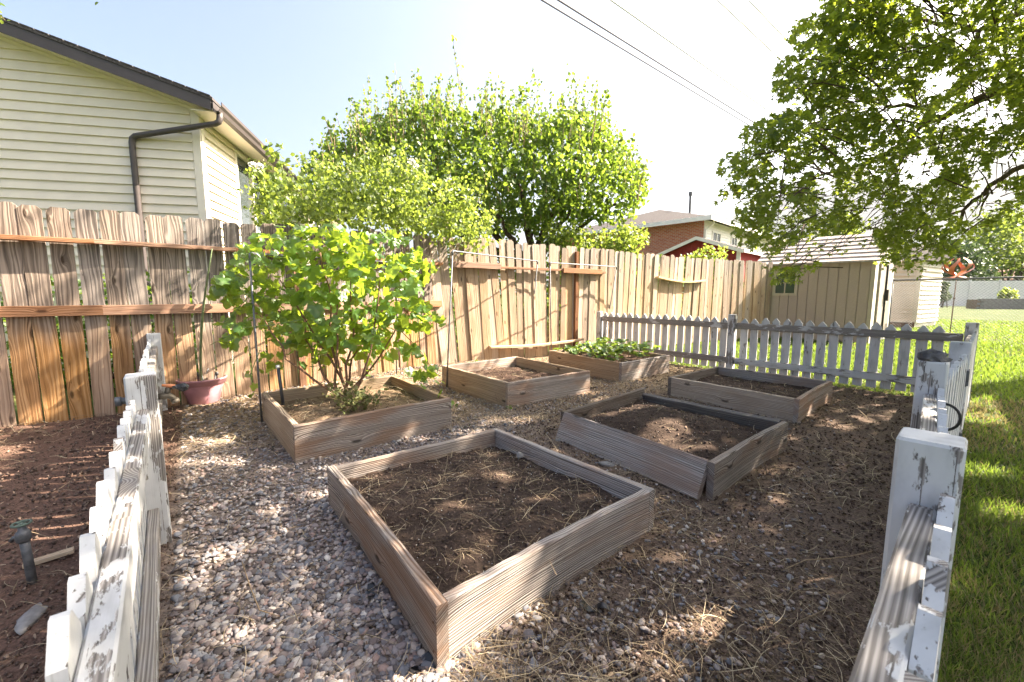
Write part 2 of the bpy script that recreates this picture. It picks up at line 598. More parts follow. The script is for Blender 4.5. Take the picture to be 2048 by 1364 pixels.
PINK = plain('faded_pink_plastic', (0.45, 0.225, 0.255), 0.45, 0.4, 0, 0.18, 9, 0.05)
COPPER = plain('orange_copper', (0.52, 0.20, 0.11), 0.4, 0.5, 0.35, 0.2, 9, 0.05)
BARK = plain('grey_brown_bark', (0.11, 0.08, 0.06), 0.95, 0.1, 0, 0.5, 30, 1.0)
CANE = plain('brown_vine_cane', (0.20, 0.115, 0.07), 0.9, 0.2, 0, 0.4, 60, 0.6)
TWIG = plain('pale_twig', (0.33, 0.24, 0.15), 0.9, 0.1, 0, 0.3, 60, 0.3)
GREEN_STEM = plain('green_stem', (0.16, 0.22, 0.06), 0.6, 0.3, 0, 0.3, 30, 0.2)
BAMBOO = plain('green_bamboo', (0.20, 0.26, 0.13), 0.5, 0.4, 0, 0.3, 20, 0.2)
PETAL = plain('white_petal', (0.85, 0.83, 0.78), 0.7, 0.2, 0, 0.05, 10, 0.05)
ROCK = plain('dark_rock', (0.13, 0.123, 0.122), 0.9, 0.2, 0, 0.6, 18, 1.0)
PALE_ROCK = plain('pale_rock', (0.29, 0.27, 0.25), 0.9, 0.2, 0, 0.35, 20, 0.7)
GLASS = plain('dark_window_glass', (0.05, 0.06, 0.06), 0.06, 0.8, 0, 0.1, 2, 0.02)
WIRE = plain('black_cable', (0.02, 0.02, 0.022), 0.6, 0.3)
WIRE_PALE = plain('pale_cable', (0.65, 0.65, 0.66), 0.5, 0.4)
GREY_BLOCK = plain('grey_retaining_block', (0.20, 0.19, 0.18), 0.9, 0.1, 0, 0.3, 8, 0.4)
VINYL = plain('pale_vinyl_fence', (0.66, 0.64, 0.63), 0.6, 0.3, 0, 0.06, 2, 0.05)
HEDGE_BROWN = plain('brown_roof', (0.14, 0.075, 0.055), 0.9, 0.1, 0, 0.3, 6, 0.3)

GRAPE = leaf_mat('grape_leaf', (0.03, 0.085, 0.02), (0.09, 0.18, 0.04), (0.50, 0.66, 0.05), 0.48, 0.75, 0.38)
APRICOT = leaf_mat('apricot_leaf', (0.030, 0.068, 0.018), (0.095, 0.145, 0.032), (0.36, 0.52, 0.05), 0.42, 0.5)
ROSE_LEAF = leaf_mat('rose_leaf', (0.045, 0.085, 0.02), (0.14, 0.19, 0.04), (0.44, 0.56, 0.075), 0.42, 0.5)
MAPLE = leaf_mat('maple_leaf', (0.026, 0.062, 0.022), (0.07, 0.12, 0.03), (0.50, 0.62, 0.05), 0.42, 0.4)
BERRY_LEAF = leaf_mat('strawberry_leaf', (0.03, 0.08, 0.02), (0.09, 0.16, 0.035), (0.3, 0.42, 0.05), 0.32, 0.35)
DRY_LEAF = leaf_mat('faded_bush_leaf', (0.06, 0.09, 0.025), (0.19, 0.17, 0.08), (0.3, 0.32, 0.1), 0.3, 0.2)
FAR_LEAF = leaf_mat('far_tree_leaf', (0.05, 0.085, 0.02), (0.11, 0.16, 0.035), (0.36, 0.46, 0.07), 0.35, 0.2)
PINE_LEAF = leaf_mat('spruce_needle', (0.025, 0.05, 0.025), (0.06, 0.095, 0.05), (0.12, 0.18, 0.05), 0.2, 0.2)
GRASS = leaf_mat('lawn_blade', (0.016, 0.036, 0.010), (0.052, 0.078, 0.022), (0.40, 0.58, 0.07), 0.27, 0.2)
DRY_GRASS = leaf_mat('dry_lawn_blade', (0.10, 0.085, 0.045), (0.25, 0.205, 0.115), (0.45, 0.38, 0.15), 0.3, 0.2)
STRAW = toned('dry_straw', [(0.0, (0.103, 0.075, 0.048)), (0.45, (0.218, 0.161, 0.101)), (0.8, (0.380, 0.299, 0.190)), (1.0, (0.598, 0.494, 0.333))], 0.8, 0.2, 60, 0.1)
CHIP = toned('bark_chip', [(0.0, (0.053, 0.036, 0.027)), (0.5, (0.128, 0.087, 0.063)), (0.85, (0.270, 0.188, 0.128)), (1.0, (0.450, 0.330, 0.225))], 0.9, 0.1)
STONE = toned('river_gravel', [(0.0, (0.091, 0.078, 0.075)), (0.2, (0.195, 0.156, 0.143)), (0.35, (0.163, 0.169, 0.192)), (0.5, (0.247, 0.240, 0.247)), (0.62, (0.325, 0.227, 0.195)), (0.75, (0.286, 0.273, 0.273)),
                               (0.92, (0.442, 0.358, 0.299)), (1.0, (0.585, 0.546, 0.507))], 0.8, 0.25, 140, 0.5)
CLOD = toned('soil_clod', [(0.0, (0.085, 0.06, 0.047)), (0.6, (0.14, 0.098, 0.075)), (1.0, (0.24, 0.175, 0.135))], 0.95, 0.1, 200, 0.6)
CLOD_TAN = toned('dry_soil_clod', [(0.0, (0.07, 0.045, 0.03)), (0.6, (0.17, 0.115, 0.075)), (1.0, (0.32, 0.24, 0.17))], 0.95, 0.1, 200, 0.6)


def soil_mat(name, dark, mid, pale, amt=0.5):
    M = Mat(name)
    P = M.pos()[0]
    a = M.noise(P, 9, 6, 0.65)
    b = M.noise(P, 70, 5, 0.7)
    c = M.mix(M.smooth(b, 0.3, 0.7), dark, mid)
    c = M.mix(M.math('MULTIPLY', M.smooth(a, 0.45, 0.75), amt), c, pale)
    return M.done(c, 0.95, M.bump(M.math('ADD', a, M.math('MULTIPLY', b, 0.5)), 0.9, 0.012), 0.12)


SOIL_DARK = soil_mat('dark_bed_soil', (0.024, 0.017, 0.013), (0.075, 0.051, 0.039), (0.128, 0.090, 0.068))
SOIL_BROWN = soil_mat('brown_bed_soil', (0.042, 0.027, 0.020), (0.105, 0.066, 0.049), (0.154, 0.101, 0.073))
SOIL_TAN = soil_mat('dry_bed_soil', (0.09, 0.06, 0.04), (0.20, 0.14, 0.09), (0.36, 0.27, 0.18))


def garden_mat():
    """bare garden ground: gravel dust on the path, dark mulch on the right, dug brown soil on the left, straw at the back"""
    M = Mat('garden_ground')
    P, g = M.pos()
    sp = M.n('SeparateXYZ', {0: P})
    x, y = sp.outputs[0], sp.outputs[1]
    w = M.noise(P, 1.6, 4)
    w2 = M.math('MULTIPLY', M.math('SUBTRACT', w, 0.5), 1.4)
    fine = M.noise(P, 90, 6, 0.7)
    mid = M.noise(P, 14, 5, 0.65)
    dark = M.mix(M.smooth(fine, 0.3, 0.7), (0.075, 0.053, 0.041), (0.21, 0.15, 0.113))
    grav = M.mix(M.smooth(fine, 0.3, 0.72), (0.08, 0.066, 0.058), (0.27, 0.215, 0.18))
    straw = M.mix(M.smooth(fine, 0.3, 0.7), (0.13, 0.085, 0.05), (0.36, 0.27, 0.17))
    dug = M.mix(M.smooth(fine, 0.3, 0.7), (0.065, 0.039, 0.029), (0.18, 0.108, 0.078))
    # path of gravel between the left picket fence and the beds
    right = M.math('ADD', x, w2)
    c = M.mix(M.smooth(right, -0.15, 0.5), grav, dark)
    far = M.math('ADD', M.math('ADD', y, M.math('MULTIPLY', x, -0.35)), M.math('MULTIPLY', w2, 1.2))
    c = M.mix(M.math('MULTIPLY', M.smooth(far, 3.2, 4.6), 0.9), c, straw)
    # left of the left fence: signed distance to its line
    left = M.math('ADD', M.math('MULTIPLY', M.math('ADD', x, 0.12), 0.80), M.math('MULTIPLY', M.math('ADD', y, 0.04), 0.60))
    c = M.mix(M.math('SUBTRACT', 1.0, M.smooth(left, -0.12, -0.04)), c, dug)
    c = M.mix(M.math('MULTIPLY', M.smooth(mid, 0.55, 0.8), 0.35), c, M.mix(0.5, straw, grav))
    return M.done(c, 0.95, M.bump(M.math('ADD', mid, M.math('MULTIPLY', fine, 0.5)), 0.8, 0.012), 0.12)


def lawn_mat():
    M = Mat('lawn_ground')
    P, g = M.pos()
    a = M.noise(P, 0.8, 5)
    b = M.noise(P, 25, 6, 0.7)
    c = M.mix(M.smooth(b, 0.3, 0.7), (0.022, 0.036, 0.009), (0.07, 0.095, 0.024))
    c = M.mix(M.math('MULTIPLY', M.smooth(a, 0.5, 0.75), 0.5), c, (0.17, 0.15, 0.06))
    return M.done(c, 0.95, M.bump(b, 0.8, 0.02), 0.1)


# ------------------------------------------------------------------ setting: ground
def ground_sheets():
    # lawn and all land to the horizon: one sheet, finer near the place
    radii = [0.0, 3, 6, 10, 16, 25, 40, 70, 130, 300, 800, 2500, 6000]
    n = 48
    v, f = [(0, 0, -0.035)], []
    for r in radii[1:]:
        v += [(r * math.cos(2 * PI * k / n), r * math.sin(2 * PI * k / n), -0.035) for k in range(n)]
    f += [(0, 1 + k, 1 + (k + 1) % n) for k in range(n)]
    for i in range(len(radii) - 2):
        a, b = 1 + i * n, 1 + (i + 1) * n
        f += [(a + k, b + k, b + (k + 1) % n, a + (k + 1) % n) for k in range(n)]
    mb = MB()
    mb.add(v, f)
    o = obj('lawn', mb.mesh('lawn', lawn_mat(), True))
    tag(o, 'green lawn beyond the white picket fence', None, None, 'structure')
    # garden ground
    st = 0.035
    xs, ys = np.arange(-6.6, 4.7, st), np.arange(-1.2, 9.3, st)
    X, Y = np.meshgrid(xs, ys)
    Z = gz(X, Y) + vnoise(X, Y, 11, 3) * 0.012 + vnoise(X, Y, 23, 4) * 0.007
    keep = inside(GARDEN, X, Y)
    Z = np.where(edge_dist(GARDEN, X, Y) < 0.05, Z - 0.03, Z)
    ny, nx = X.shape
    q = keep[:-1, :-1] & keep[1:, :-1] & keep[:-1, 1:] & keep[1:, 1:]
    iy, ix = np.nonzero(q)
    a = iy * nx + ix
    F = np.stack([a, a + 1, a + nx + 1, a + nx], 1)
    used = np.unique(F)
    remap = np.zeros(nx * ny, int)
    remap[used] = np.arange(len(used))
    m = bpy.data.meshes.new('garden_ground')
    P = np.stack([X.ravel(), Y.ravel(), Z.ravel()], 1)[used]
    m.from_pydata(P.tolist(), [], remap[F].tolist())
    m.polygons.foreach_set('use_smooth', [True] * len(m.polygons))
    m.materials.append(garden_mat())
    o = obj('garden_ground', m)
    tag(o, 'bare gravel and soil ground of the fenced garden', None, None, 'structure')


ground_sheets()


def mountains():
    M = Mat('mountain_slope')
    P, g = M.pos()
    a = M.noise(P, 0.004, 6, 0.6)
    c = M.mix(M.smooth(a, 0.4, 0.65), (0.03, 0.045, 0.03), (0.085, 0.078, 0.06))
    mat = M.done(c, 1.0, None, 0.0)
    v, f = [], []
    nx, ny = 90, 14
    for j in range(ny):
        for i in range(nx):
            u = i / (nx - 1)
            az = rad(8 + 70 * u)
            d = 2600 + j * 130
            top = 120 + 860 / (1 + math.exp(-(u - 0.20) / 0.045))
            r = mnoise.fractal(Vector((u * 7, j * 0.25, 3.3)), 0.9, 2.1, 5)
            h = top * (j / (ny - 1)) ** 0.8 * (0.9 + 0.28 * r) if j else -5
            v.append((d * math.sin(az), d * math.cos(az), h))
    f = [(j * nx + i, j * nx + i + 1, (j + 1) * nx + i + 1, (j + 1) * nx + i) for j in range(ny - 1) for i in range(nx - 1)]
    mb = MB()
    mb.add(v, f)
    tag(obj('mountain', mb.mesh('mountain', mat, True)), 'hazy mountain slope behind the houses', None, None, 'structure')


mountains()


# ------------------------------------------------------------------ cream neighbour house
def cream_house():
    c0 = np.array((-4.33, 6.0))
    t = np.array((0.974, 0.225))               # along the gable wall towards its corner
    n = np.array((0.225, -0.974))              # out of the gable wall, towards the garden
    L = -t                                     # leftwards
    bk = -n                                    # back along the side wall
    slope, ze, ov = 0.313, 3.62, 0.3
    h = thing('cream_house', 'cream clapboard house with brown gutter behind the fence at left', 'house', (c0[0], c0[1], 0))

    def W(s, u, z):                            # s left along the gable, u back along the side wall
        p = c0 + L * s + bk * u
        return (p[0], p[1], z)
    smax, umax = 6.0, 9.5
    mb = MB()
    # wall cores
    v = [W(0, 0.03, -0.03), W(smax, 0.03, -0.03), W(smax, 0.03, ze + slope * smax), W(0, 0.03, ze)]
    v2 = [W(0.03, umax, -0.03), W(smax, umax, -0.03), W(smax, umax, ze + slope * smax), W(0.03, umax, ze)]
    v[0], v[3] = W(0.03, 0.03, -0.03), W(0.03, 0.03, ze)
    mb.add(v + v2, [(0, 1, 2, 3), (7, 6, 5, 4), (0, 3, 7, 4), (1, 5, 6, 2), (3, 2, 6, 7)])
    obj('wall', mb.mesh('wall', SIDING), h, Matrix.Translation((0, 0, 0)))
    # clapboards of the gable: each one its own board with a lapped lower edge
    pit = 0.1207
    rowsz = np.arange(0.02, ze + slope * smax, pit)
    for i, z in enumerate(rowsz):
        if z < 1.0:
            continue
        s0 = max(0.085, (z - ze) / slope + 0.02)
        s1 = max(0.085, (z + pit - ze) / slope + 0.02)
        if s1 >= smax:
            break
        lo, hi = 0.030, 0.006
        pts = [(s0, lo, z), (smax, lo, z), (smax, hi, z + pit), (s1, hi, z + pit)]
        q = [W(s, -d, zz) for s, d, zz in pts] + [W(s, 0.028, zz) for s, d, zz in pts]
        p = MB()
        p.add(q, [(0, 1, 2, 3), (7, 6, 5, 4), (0, 4, 5, 1), (3, 2, 6, 7), (0, 3, 7, 4), (1, 5, 6, 2)])
        obj('clapboard', p.mesh('clapboard', SIDING), h)
    # side wall boards, broken by the windows
    wins = [(1.15, 2.45), (3.6, 4.9), (6.4, 7.7)]
    wz0, wz1 = 2.25, 3.38
    for z in rowsz:
        if z < 1.0 or z > ze - 0.12:
            continue
        spans, a = [], 0.085
        if z + pit > wz0 - 0.05 and z < wz1 + 0.05:
            for w0, w1 in wins:
                spans.append((a, w0 - 0.07))
                a = w1 + 0.07
        spans.append((a, umax))
        for a, b in spans:
            pts = [(a, 0.036, z), (b, 0.036, z), (b, 0.006, z + pit), (a, 0.006, z + pit)]
            q = [W(-d, u, zz) for u, d, zz in pts] + [W(0.028, u, zz) for u, d, zz in pts]
            p = MB()
            p.add(q, [(0, 1, 2, 3), (7, 6, 5, 4), (0, 4, 5, 1), (3, 2, 6, 7), (0, 3, 7, 4), (1, 5, 6, 2)])
            obj('clapboard', p.mesh('clapboard', SIDING), h)
    for w0, w1 in wins:
        p = MB()
        for (a, b, z0, z1) in ((w0 - 0.07, w0, wz0 - 0.07, wz1 + 0.07), (w1, w1 + 0.07, wz0 - 0.07, wz1 + 0.07), (w0, w1, wz1, wz1 + 0.07), (w0, w1, wz0 - 0.07, wz0),
                               ((w0 + w1) / 2 - 0.025, (w0 + w1) / 2 + 0.025, wz0, wz1)):
            p.box(W(-0.005, (a + b) / 2, (z0 + z1) / 2), (0.07, b - a, z1 - z0), ((*L, 0), (*bk, 0), (0, 0, 1)))
        w = obj('window', p.mesh('window_frame', SIDING_END), h)
        g = MB()
        g.box(W(0.012, (w0 + w1) / 2, (wz0 + wz1) / 2), (0.012, w1 - w0, wz1 - wz0), ((*L, 0), (*bk, 0), (0, 0, 1)))
        obj('pane', g.mesh('pane', GLASS), w)
    # corner trim
    p = MB()
    p.box(W(0.03, -0.02, ze / 2), (0.10, 0.016, ze), ((*L, 0), (*bk, 0), (0, 0, 1)))
    p.box(W(-0.022, 0.031, ze / 2), (0.016, 0.086, ze), ((*L, 0), (*bk, 0), (0, 0, 1)))
    obj('corner_trim', p.mesh('corner_trim', SIDING_END), h)
    # roof slab, rake board, soffit with grooves, gutter, downspout
    zr = lambda s: ze + slope * s

    def slab(name, s0, s1, u0, u1, d0, d1, mat):
        q = [W(s, u, zr(s) + d) for d in (d0, d1) for s, u in ((s0, u0), (s1, u0), (s1, u1), (s0, u1))]
        p = MB()
        p.add(q, [(0, 3, 2, 1), (4, 5, 6, 7), (0, 1, 5, 4), (1, 2, 6, 5), (2, 3, 7, 6), (3, 0, 4, 7)])
        return obj(name, p.mesh(name, mat), h)
    slab('roof', -ov - 0.02, smax + 0.3, -ov - 0.03, umax + 0.3, 0.10, 0.135, SHINGLE)
    # courses of shingle butts showing along the rake
    k = 0
    for s in np.arange(-ov, smax, 0.14):
        q = [W(a, u, zr(a) + d) for d in (0.137, 0.15 if True else 0) for a, u in ((s, -ov - 0.035), (s + 0.13, -ov - 0.035), (s + 0.13, -ov + 0.25), (s, -ov + 0.25))]
        p = MB()
        p.add(q, [(0, 3, 2, 1), (4, 5, 6, 7), (0, 1, 5, 4), (1, 2, 6, 5), (2, 3, 7, 6), (3, 0, 4, 7)])
        obj('shingle', p.mesh('shingle', SHINGLE), h)
    slab('rake_board', -ov + 0.005, smax + 0.3, -ov - 0.018, -ov, -0.035, 0.098, BROWN_METAL)
    slab('rake_soffit', -ov + 0.005, smax, -ov + 0.002, -0.024, -0.012, 0.0, SIDING_END)
    for s in np.arange(-ov + 0.1, smax, 0.1):
        slab('soffit_rib', s, s + 0.012, -ov + 0.004, -0.026, -0.019, -0.0125, SIDING_END)
    slab('rake_frieze', 0.0, smax, -0.032, -0.024, -0.055, -0.013, SIDING_END)
    # eave soffit is level
    p = MB()
    p.box(W(-ov / 2 - 0.012, umax / 2, ze - slope * ov - 0.02 + 0.0), (ov - 0.03, umax + 0.5, 0.014), ((*L, 0), (*bk, 0), (0, 0, 1)))
    obj('eave_soffit', p.mesh('eave_soffit', SIDING_END), h)
    zg = zr(-ov)
    p = MB()
    sec = [(-ov - 0.012, zg + 0.075), (-ov - 0.012, zg - 0.045), (-ov - 0.085, zg - 0.045), (-ov - 0.10, zg - 0.0), (-ov - 0.125, zg + 0.03), (-ov - 0.125, zg + 0.075),
           (-ov - 0.117, zg + 0.075), (-ov - 0.117, zg + 0.034), (-ov - 0.08, zg - 0.035), (-ov - 0.022, zg - 0.035), (-ov - 0.022, zg + 0.075)]
    u0, u1 = -ov - 0.02, umax
    q = [W(s, u0, z) for s, z in sec] + [W(s, u1, z) for s, z in sec]
    m = len(sec)
    p.add(q, [(i, (i + 1) % m, m + (i + 1) % m, m + i) for i in range(m)] + [(0, 1, 2, 3, 4, 5, 6, 7, 8, 9, 10)])
    obj('gutter', p.mesh('gutter', BROWN_METAL), h)
    p = MB()
    path = [W(-ov - 0.06, -ov + 0.06, zg - 0.03), W(-ov - 0.06, -ov + 0.06, zg - 0.10), W(-ov - 0.045, -ov + 0.055, zg - 0.15), W(-ov - 0.0, -ov + 0.06, zg - 0.175),
            W(0.72, -0.075, 3.17), W(0.76, -0.065, 3.14), W(0.775, -0.06, 3.08), W(0.775, -0.06, 1.0), W(0.775, -0.06, -0.02)]
    p.tube(path, 0.038, 8)
    obj('downspout', p.mesh('downspout', BROWN_METAL, True), h)


cream_house()


# ------------------------------------------------------------------ far buildings
U2 = np.array((-0.697, 0.717))
V2 = np.array((0.72, 0.694))


def brick_mat():
    M = Mat('red_brick')
    tc = M.t.nodes.new('ShaderNodeTexCoord')
    b = M.n('TexBrick', {'Vector': tc.outputs['UV'] if False else tc.outputs['Object'], 'Color1': (0.40, 0.10, 0.045, 1), 'Color2': (0.50, 0.19, 0.10, 1), 'Mortar': (0.42, 0.34, 0.29, 1),
                         'Scale': 1.0, 'Mortar Size': 0.010, 'Brick Width': 0.21, 'Row Height': 0.072, 'Bias': -0.1})
    nz = M.noise(tc.outputs['Object'], 3.2, 6, 0.75)
    pale = M.n('TexWhiteNoise', {'Vector': b.outputs['Color']}, noise_dimensions='3D')
    c = M.mix(M.math('MULTIPLY', M.smooth(nz, 0.58, 0.7), 0.5), b.outputs['Color'], (0.6, 0.36, 0.27))
    return M.done(c, 0.9, M.bump(b.outputs['Fac'], -0.5, 0.01), 0.15)


BRICK = brick_mat()


def wall_quad(name, p, d, L, z0, z1, mat, parent, th=0.1, outline=None):
    """wall panel in its own frame: local x along d, local y up, so that a texture lies in its plane"""
    d3 = Vector((d[0], d[1], 0)).normalized()
    M = Matrix((d3, Vector((0, 0, 1)), d3.cross(Vector((0, 0, 1))))).transposed().to_4x4()
    M.translation = Vector((p[0], p[1], 0))
    ol = outline or [(0, z0), (L, z0), (L, z1), (0, z1)]
    n = len(ol)
    mb = MB()
    mb.add([(x, y, 0) for x, y in ol] + [(x, y, -th) for x, y in ol], [tuple(range(n)), tuple(range(2 * n - 1, n - 1, -1))] +
           [(k, k + n, (k + 1) % n + n, (k + 1) % n) for k in range(n)])
    return obj(name, mb.mesh(name, mat), parent, M)


def brick_house():
    c = np.array((9.05, 20.0))
    h = thing('brick_house', 'brick house with white side wall and grey roof behind the red shed', 'house', (c[0], c[1], 0))
    ze = 4.62
    wall_quad('brick_wall', c + U2 * 9, -U2, 9, -0.03, ze, BRICK, h)
    wall_quad('side_wall', c + U2 * 0.002, V2, 12, -0.03, ze - 0.02, plain('white_house_wall', (0.62, 0.60, 0.55), 0.7), h)
    for k in range(14):                        # lapped white boards of the side wall
        z = 2.9 + k * 0.125
        p = MB()
        o3 = np.array((0.694, -0.72))
        a = c + o3 * 0.02
        ax = ((*V2, 0), (*o3, 0), (0, 0, 1))
        q = a + V2 * 6.0
        p.box((q[0], q[1], z), (11.9, 0.03, 0.112), ax)
        obj('clapboard', p.mesh('clapboard', WHITE_TRIM), h)
    for u0, u1 in ((1.0, 2.1), (3.6, 4.5), (6.2, 7.0)):
        o3 = np.array((0.694, -0.72))
        ax = ((*V2, 0), (*o3, 0), (0, 0, 1))
        p = MB()
        for a, b, z0, z1 in ((u0, u0 + 0.07, 2.9, 4.15), (u1 - 0.07, u1, 2.9, 4.15), (u0, u1, 4.08, 4.15), ((u0 + u1) / 2 - .03, (u0 + u1) / 2 + .03, 2.9, 4.08)):
            q = c + V2 * (a + b) / 2 + o3 * 0.05
            p.box((q[0], q[1], (z0 + z1) / 2), (b - a, 0.06, z1 - z0), ax)
        w = obj('window', p.mesh('window', WHITE_TRIM), h)
        p = MB()
        q = c + V2 * (u0 + u1) / 2 + o3 * 0.045
        p.box((q[0], q[1], 3.5), (u1 - u0 - 0.14, 0.02, 1.2), ax)
        obj('pane', p.mesh('pane', GLASS), w)

    def P(u, v, z):
        q = c + U2 * u + V2 * v
        return (q[0], q[1], z)
    o = 0.55
    p = MB()
    e = ze - 0.02
    v = [P(-o, -o, e), P(9 + o, -o, e), P(9 + o, 12 + o, e), P(-o, 12 + o, e), P(4.5, 4.5, e + 1.68), P(4.5, 7.5, e + 1.68)]
    p.add(v, [(0, 4, 1), (1, 4, 5, 2), (2, 5, 3), (3, 5, 4, 0), (0, 1, 2, 3)])
    obj('roof', p.mesh('roof', SHINGLE), h)
    p = MB()
    ax = ((*U2, 0), (*V2, 0), (0, 0, 1))
    p.box(P(4.5, -o - 0.02, e - 0.06), (9 + 2 * o, 0.04, 0.2), ax)
    p.box(P(-o - 0.02, 6, e - 0.06), (0.04, 12 + 2 * o + 0.08, 0.2), ax)
    obj('fascia', p.mesh('fascia', WHITE_TRIM), h)
    p = MB()
    p.tube([P(-o + 0.1, 0.1, e - 0.1), P(-o + 0.15, 0.15, e - 0.25), P(-0.08, 0.1, e - 0.5), P(-0.08, 0.1, 0)], 0.05, 6)
    obj('downspout', p.mesh('downspout', WHITE_TRIM), h)
    p = MB()
    p.tube([P(2.4, 4.0, e + 0.8), P(2.4, 4.0, e + 2.25)], 0.07, 10)
    p.tube([P(2.4, 4.0, e + 2.1), P(2.4, 4.0, e + 2.3)], 0.11, 10)
    obj('vent_pipe', p.mesh('vent_pipe', IRON), h)


def red_shed():
    c = np.array((7.30, 13.5))
    h = thing('red_shed', 'barn red garden shed with white trim below the brick house', 'shed', (c[0], c[1], 0))
    ze, za, w, dp = 2.5, 2.98, 2.62, 3.0
    wall_quad('gable_wall', c + U2 * w, -U2, w, -0.03, ze, RED_WALL, h, 0.05, [(0, -0.03), (w, -0.03), (w, ze), (w / 2, za - 0.05), (0, ze)])
    wall_quad('side_wall', c, V2, dp, -0.03, ze, RED_WALL, h, 0.05)
    wall_quad('side_wall', c + U2 * w, V2, dp, -0.03, ze, RED_WALL, h, 0.05)
    n2 = -V2
    for k in range(1, 17):                     # grooves show as narrow raised battens
        u = w * k / 17
        q = c + U2 * u + n2 * 0.008
        zt = ze + (za - ze) * (1 - abs(u - w / 2) / (w / 2)) - 0.12
        p = MB()
        p.box((q[0], q[1], zt / 2 + 0.5), (0.02, 0.016, zt - 1.0), ((*U2, 0), (*V2, 0), (0, 0, 1)))
        obj('batten', p.mesh('batten', RED_WALL), h)

    def P(u, v, z):
        q = c + U2 * u + V2 * v
        return (q[0], q[1], z)
    o = 0.18
    for a, b, za_, zb_ in ((-o, w / 2, ze - 0.06, za), (w + o, w / 2, ze - 0.06, za)):
        p = MB()
        v = [P(a, -o, za_), P(b, -o, zb_), P(b, dp + o, zb_), P(a, dp + o, za_)]
        v += [(x, y, z + 0.05) for x, y, z in v]
        p.add(v, [(0, 1, 2, 3), (4, 5, 6, 7), (0, 1, 5, 4), (1, 2, 6, 5), (2, 3, 7, 6), (3, 0, 4, 7)])
        obj('roof_slope', p.mesh('roof_slope', SHINGLE), h)
        p = MB()
        v = [P(a, -o - 0.03, za_ - 0.07), P(b, -o - 0.03, zb_ - 0.07), P(b, -o - 0.03, zb_ + 0.045), P(a, -o - 0.03, za_ + 0.045)]
        v += [P(a, -o - 0.004, za_ - 0.07), P(b, -o - 0.004, zb_ - 0.07), P(b, -o - 0.004, zb_ + 0.045), P(a, -o - 0.004, za_ + 0.045)]
        p.add(v, [(0, 1, 2, 3), (7, 6, 5, 4), (0, 4, 5, 1), (3, 2, 6, 7), (0, 3, 7, 4), (1, 5, 6, 2)])
        obj('rake_trim', p.mesh('rake_trim', WHITE_TRIM), h)
    p = MB()
    p.box(P(-o - 0.02, dp / 2, ze - 0.055), (0.03, dp + 2 * o, 0.11), ((*U2, 0), (*V2, 0), (0, 0, 1)))
    obj('eave_trim', p.mesh('eave_trim', WHITE_TRIM), h)
    for u in (0.0, w):
        p = MB()
        p.box(P(u, -0.03, ze / 2), (0.11, 0.05, ze - 0.1), ((*U2, 0), (*V2, 0), (0, 0, 1)))
        obj('corner_trim', p.mesh('corner_trim', WHITE_TRIM), h)


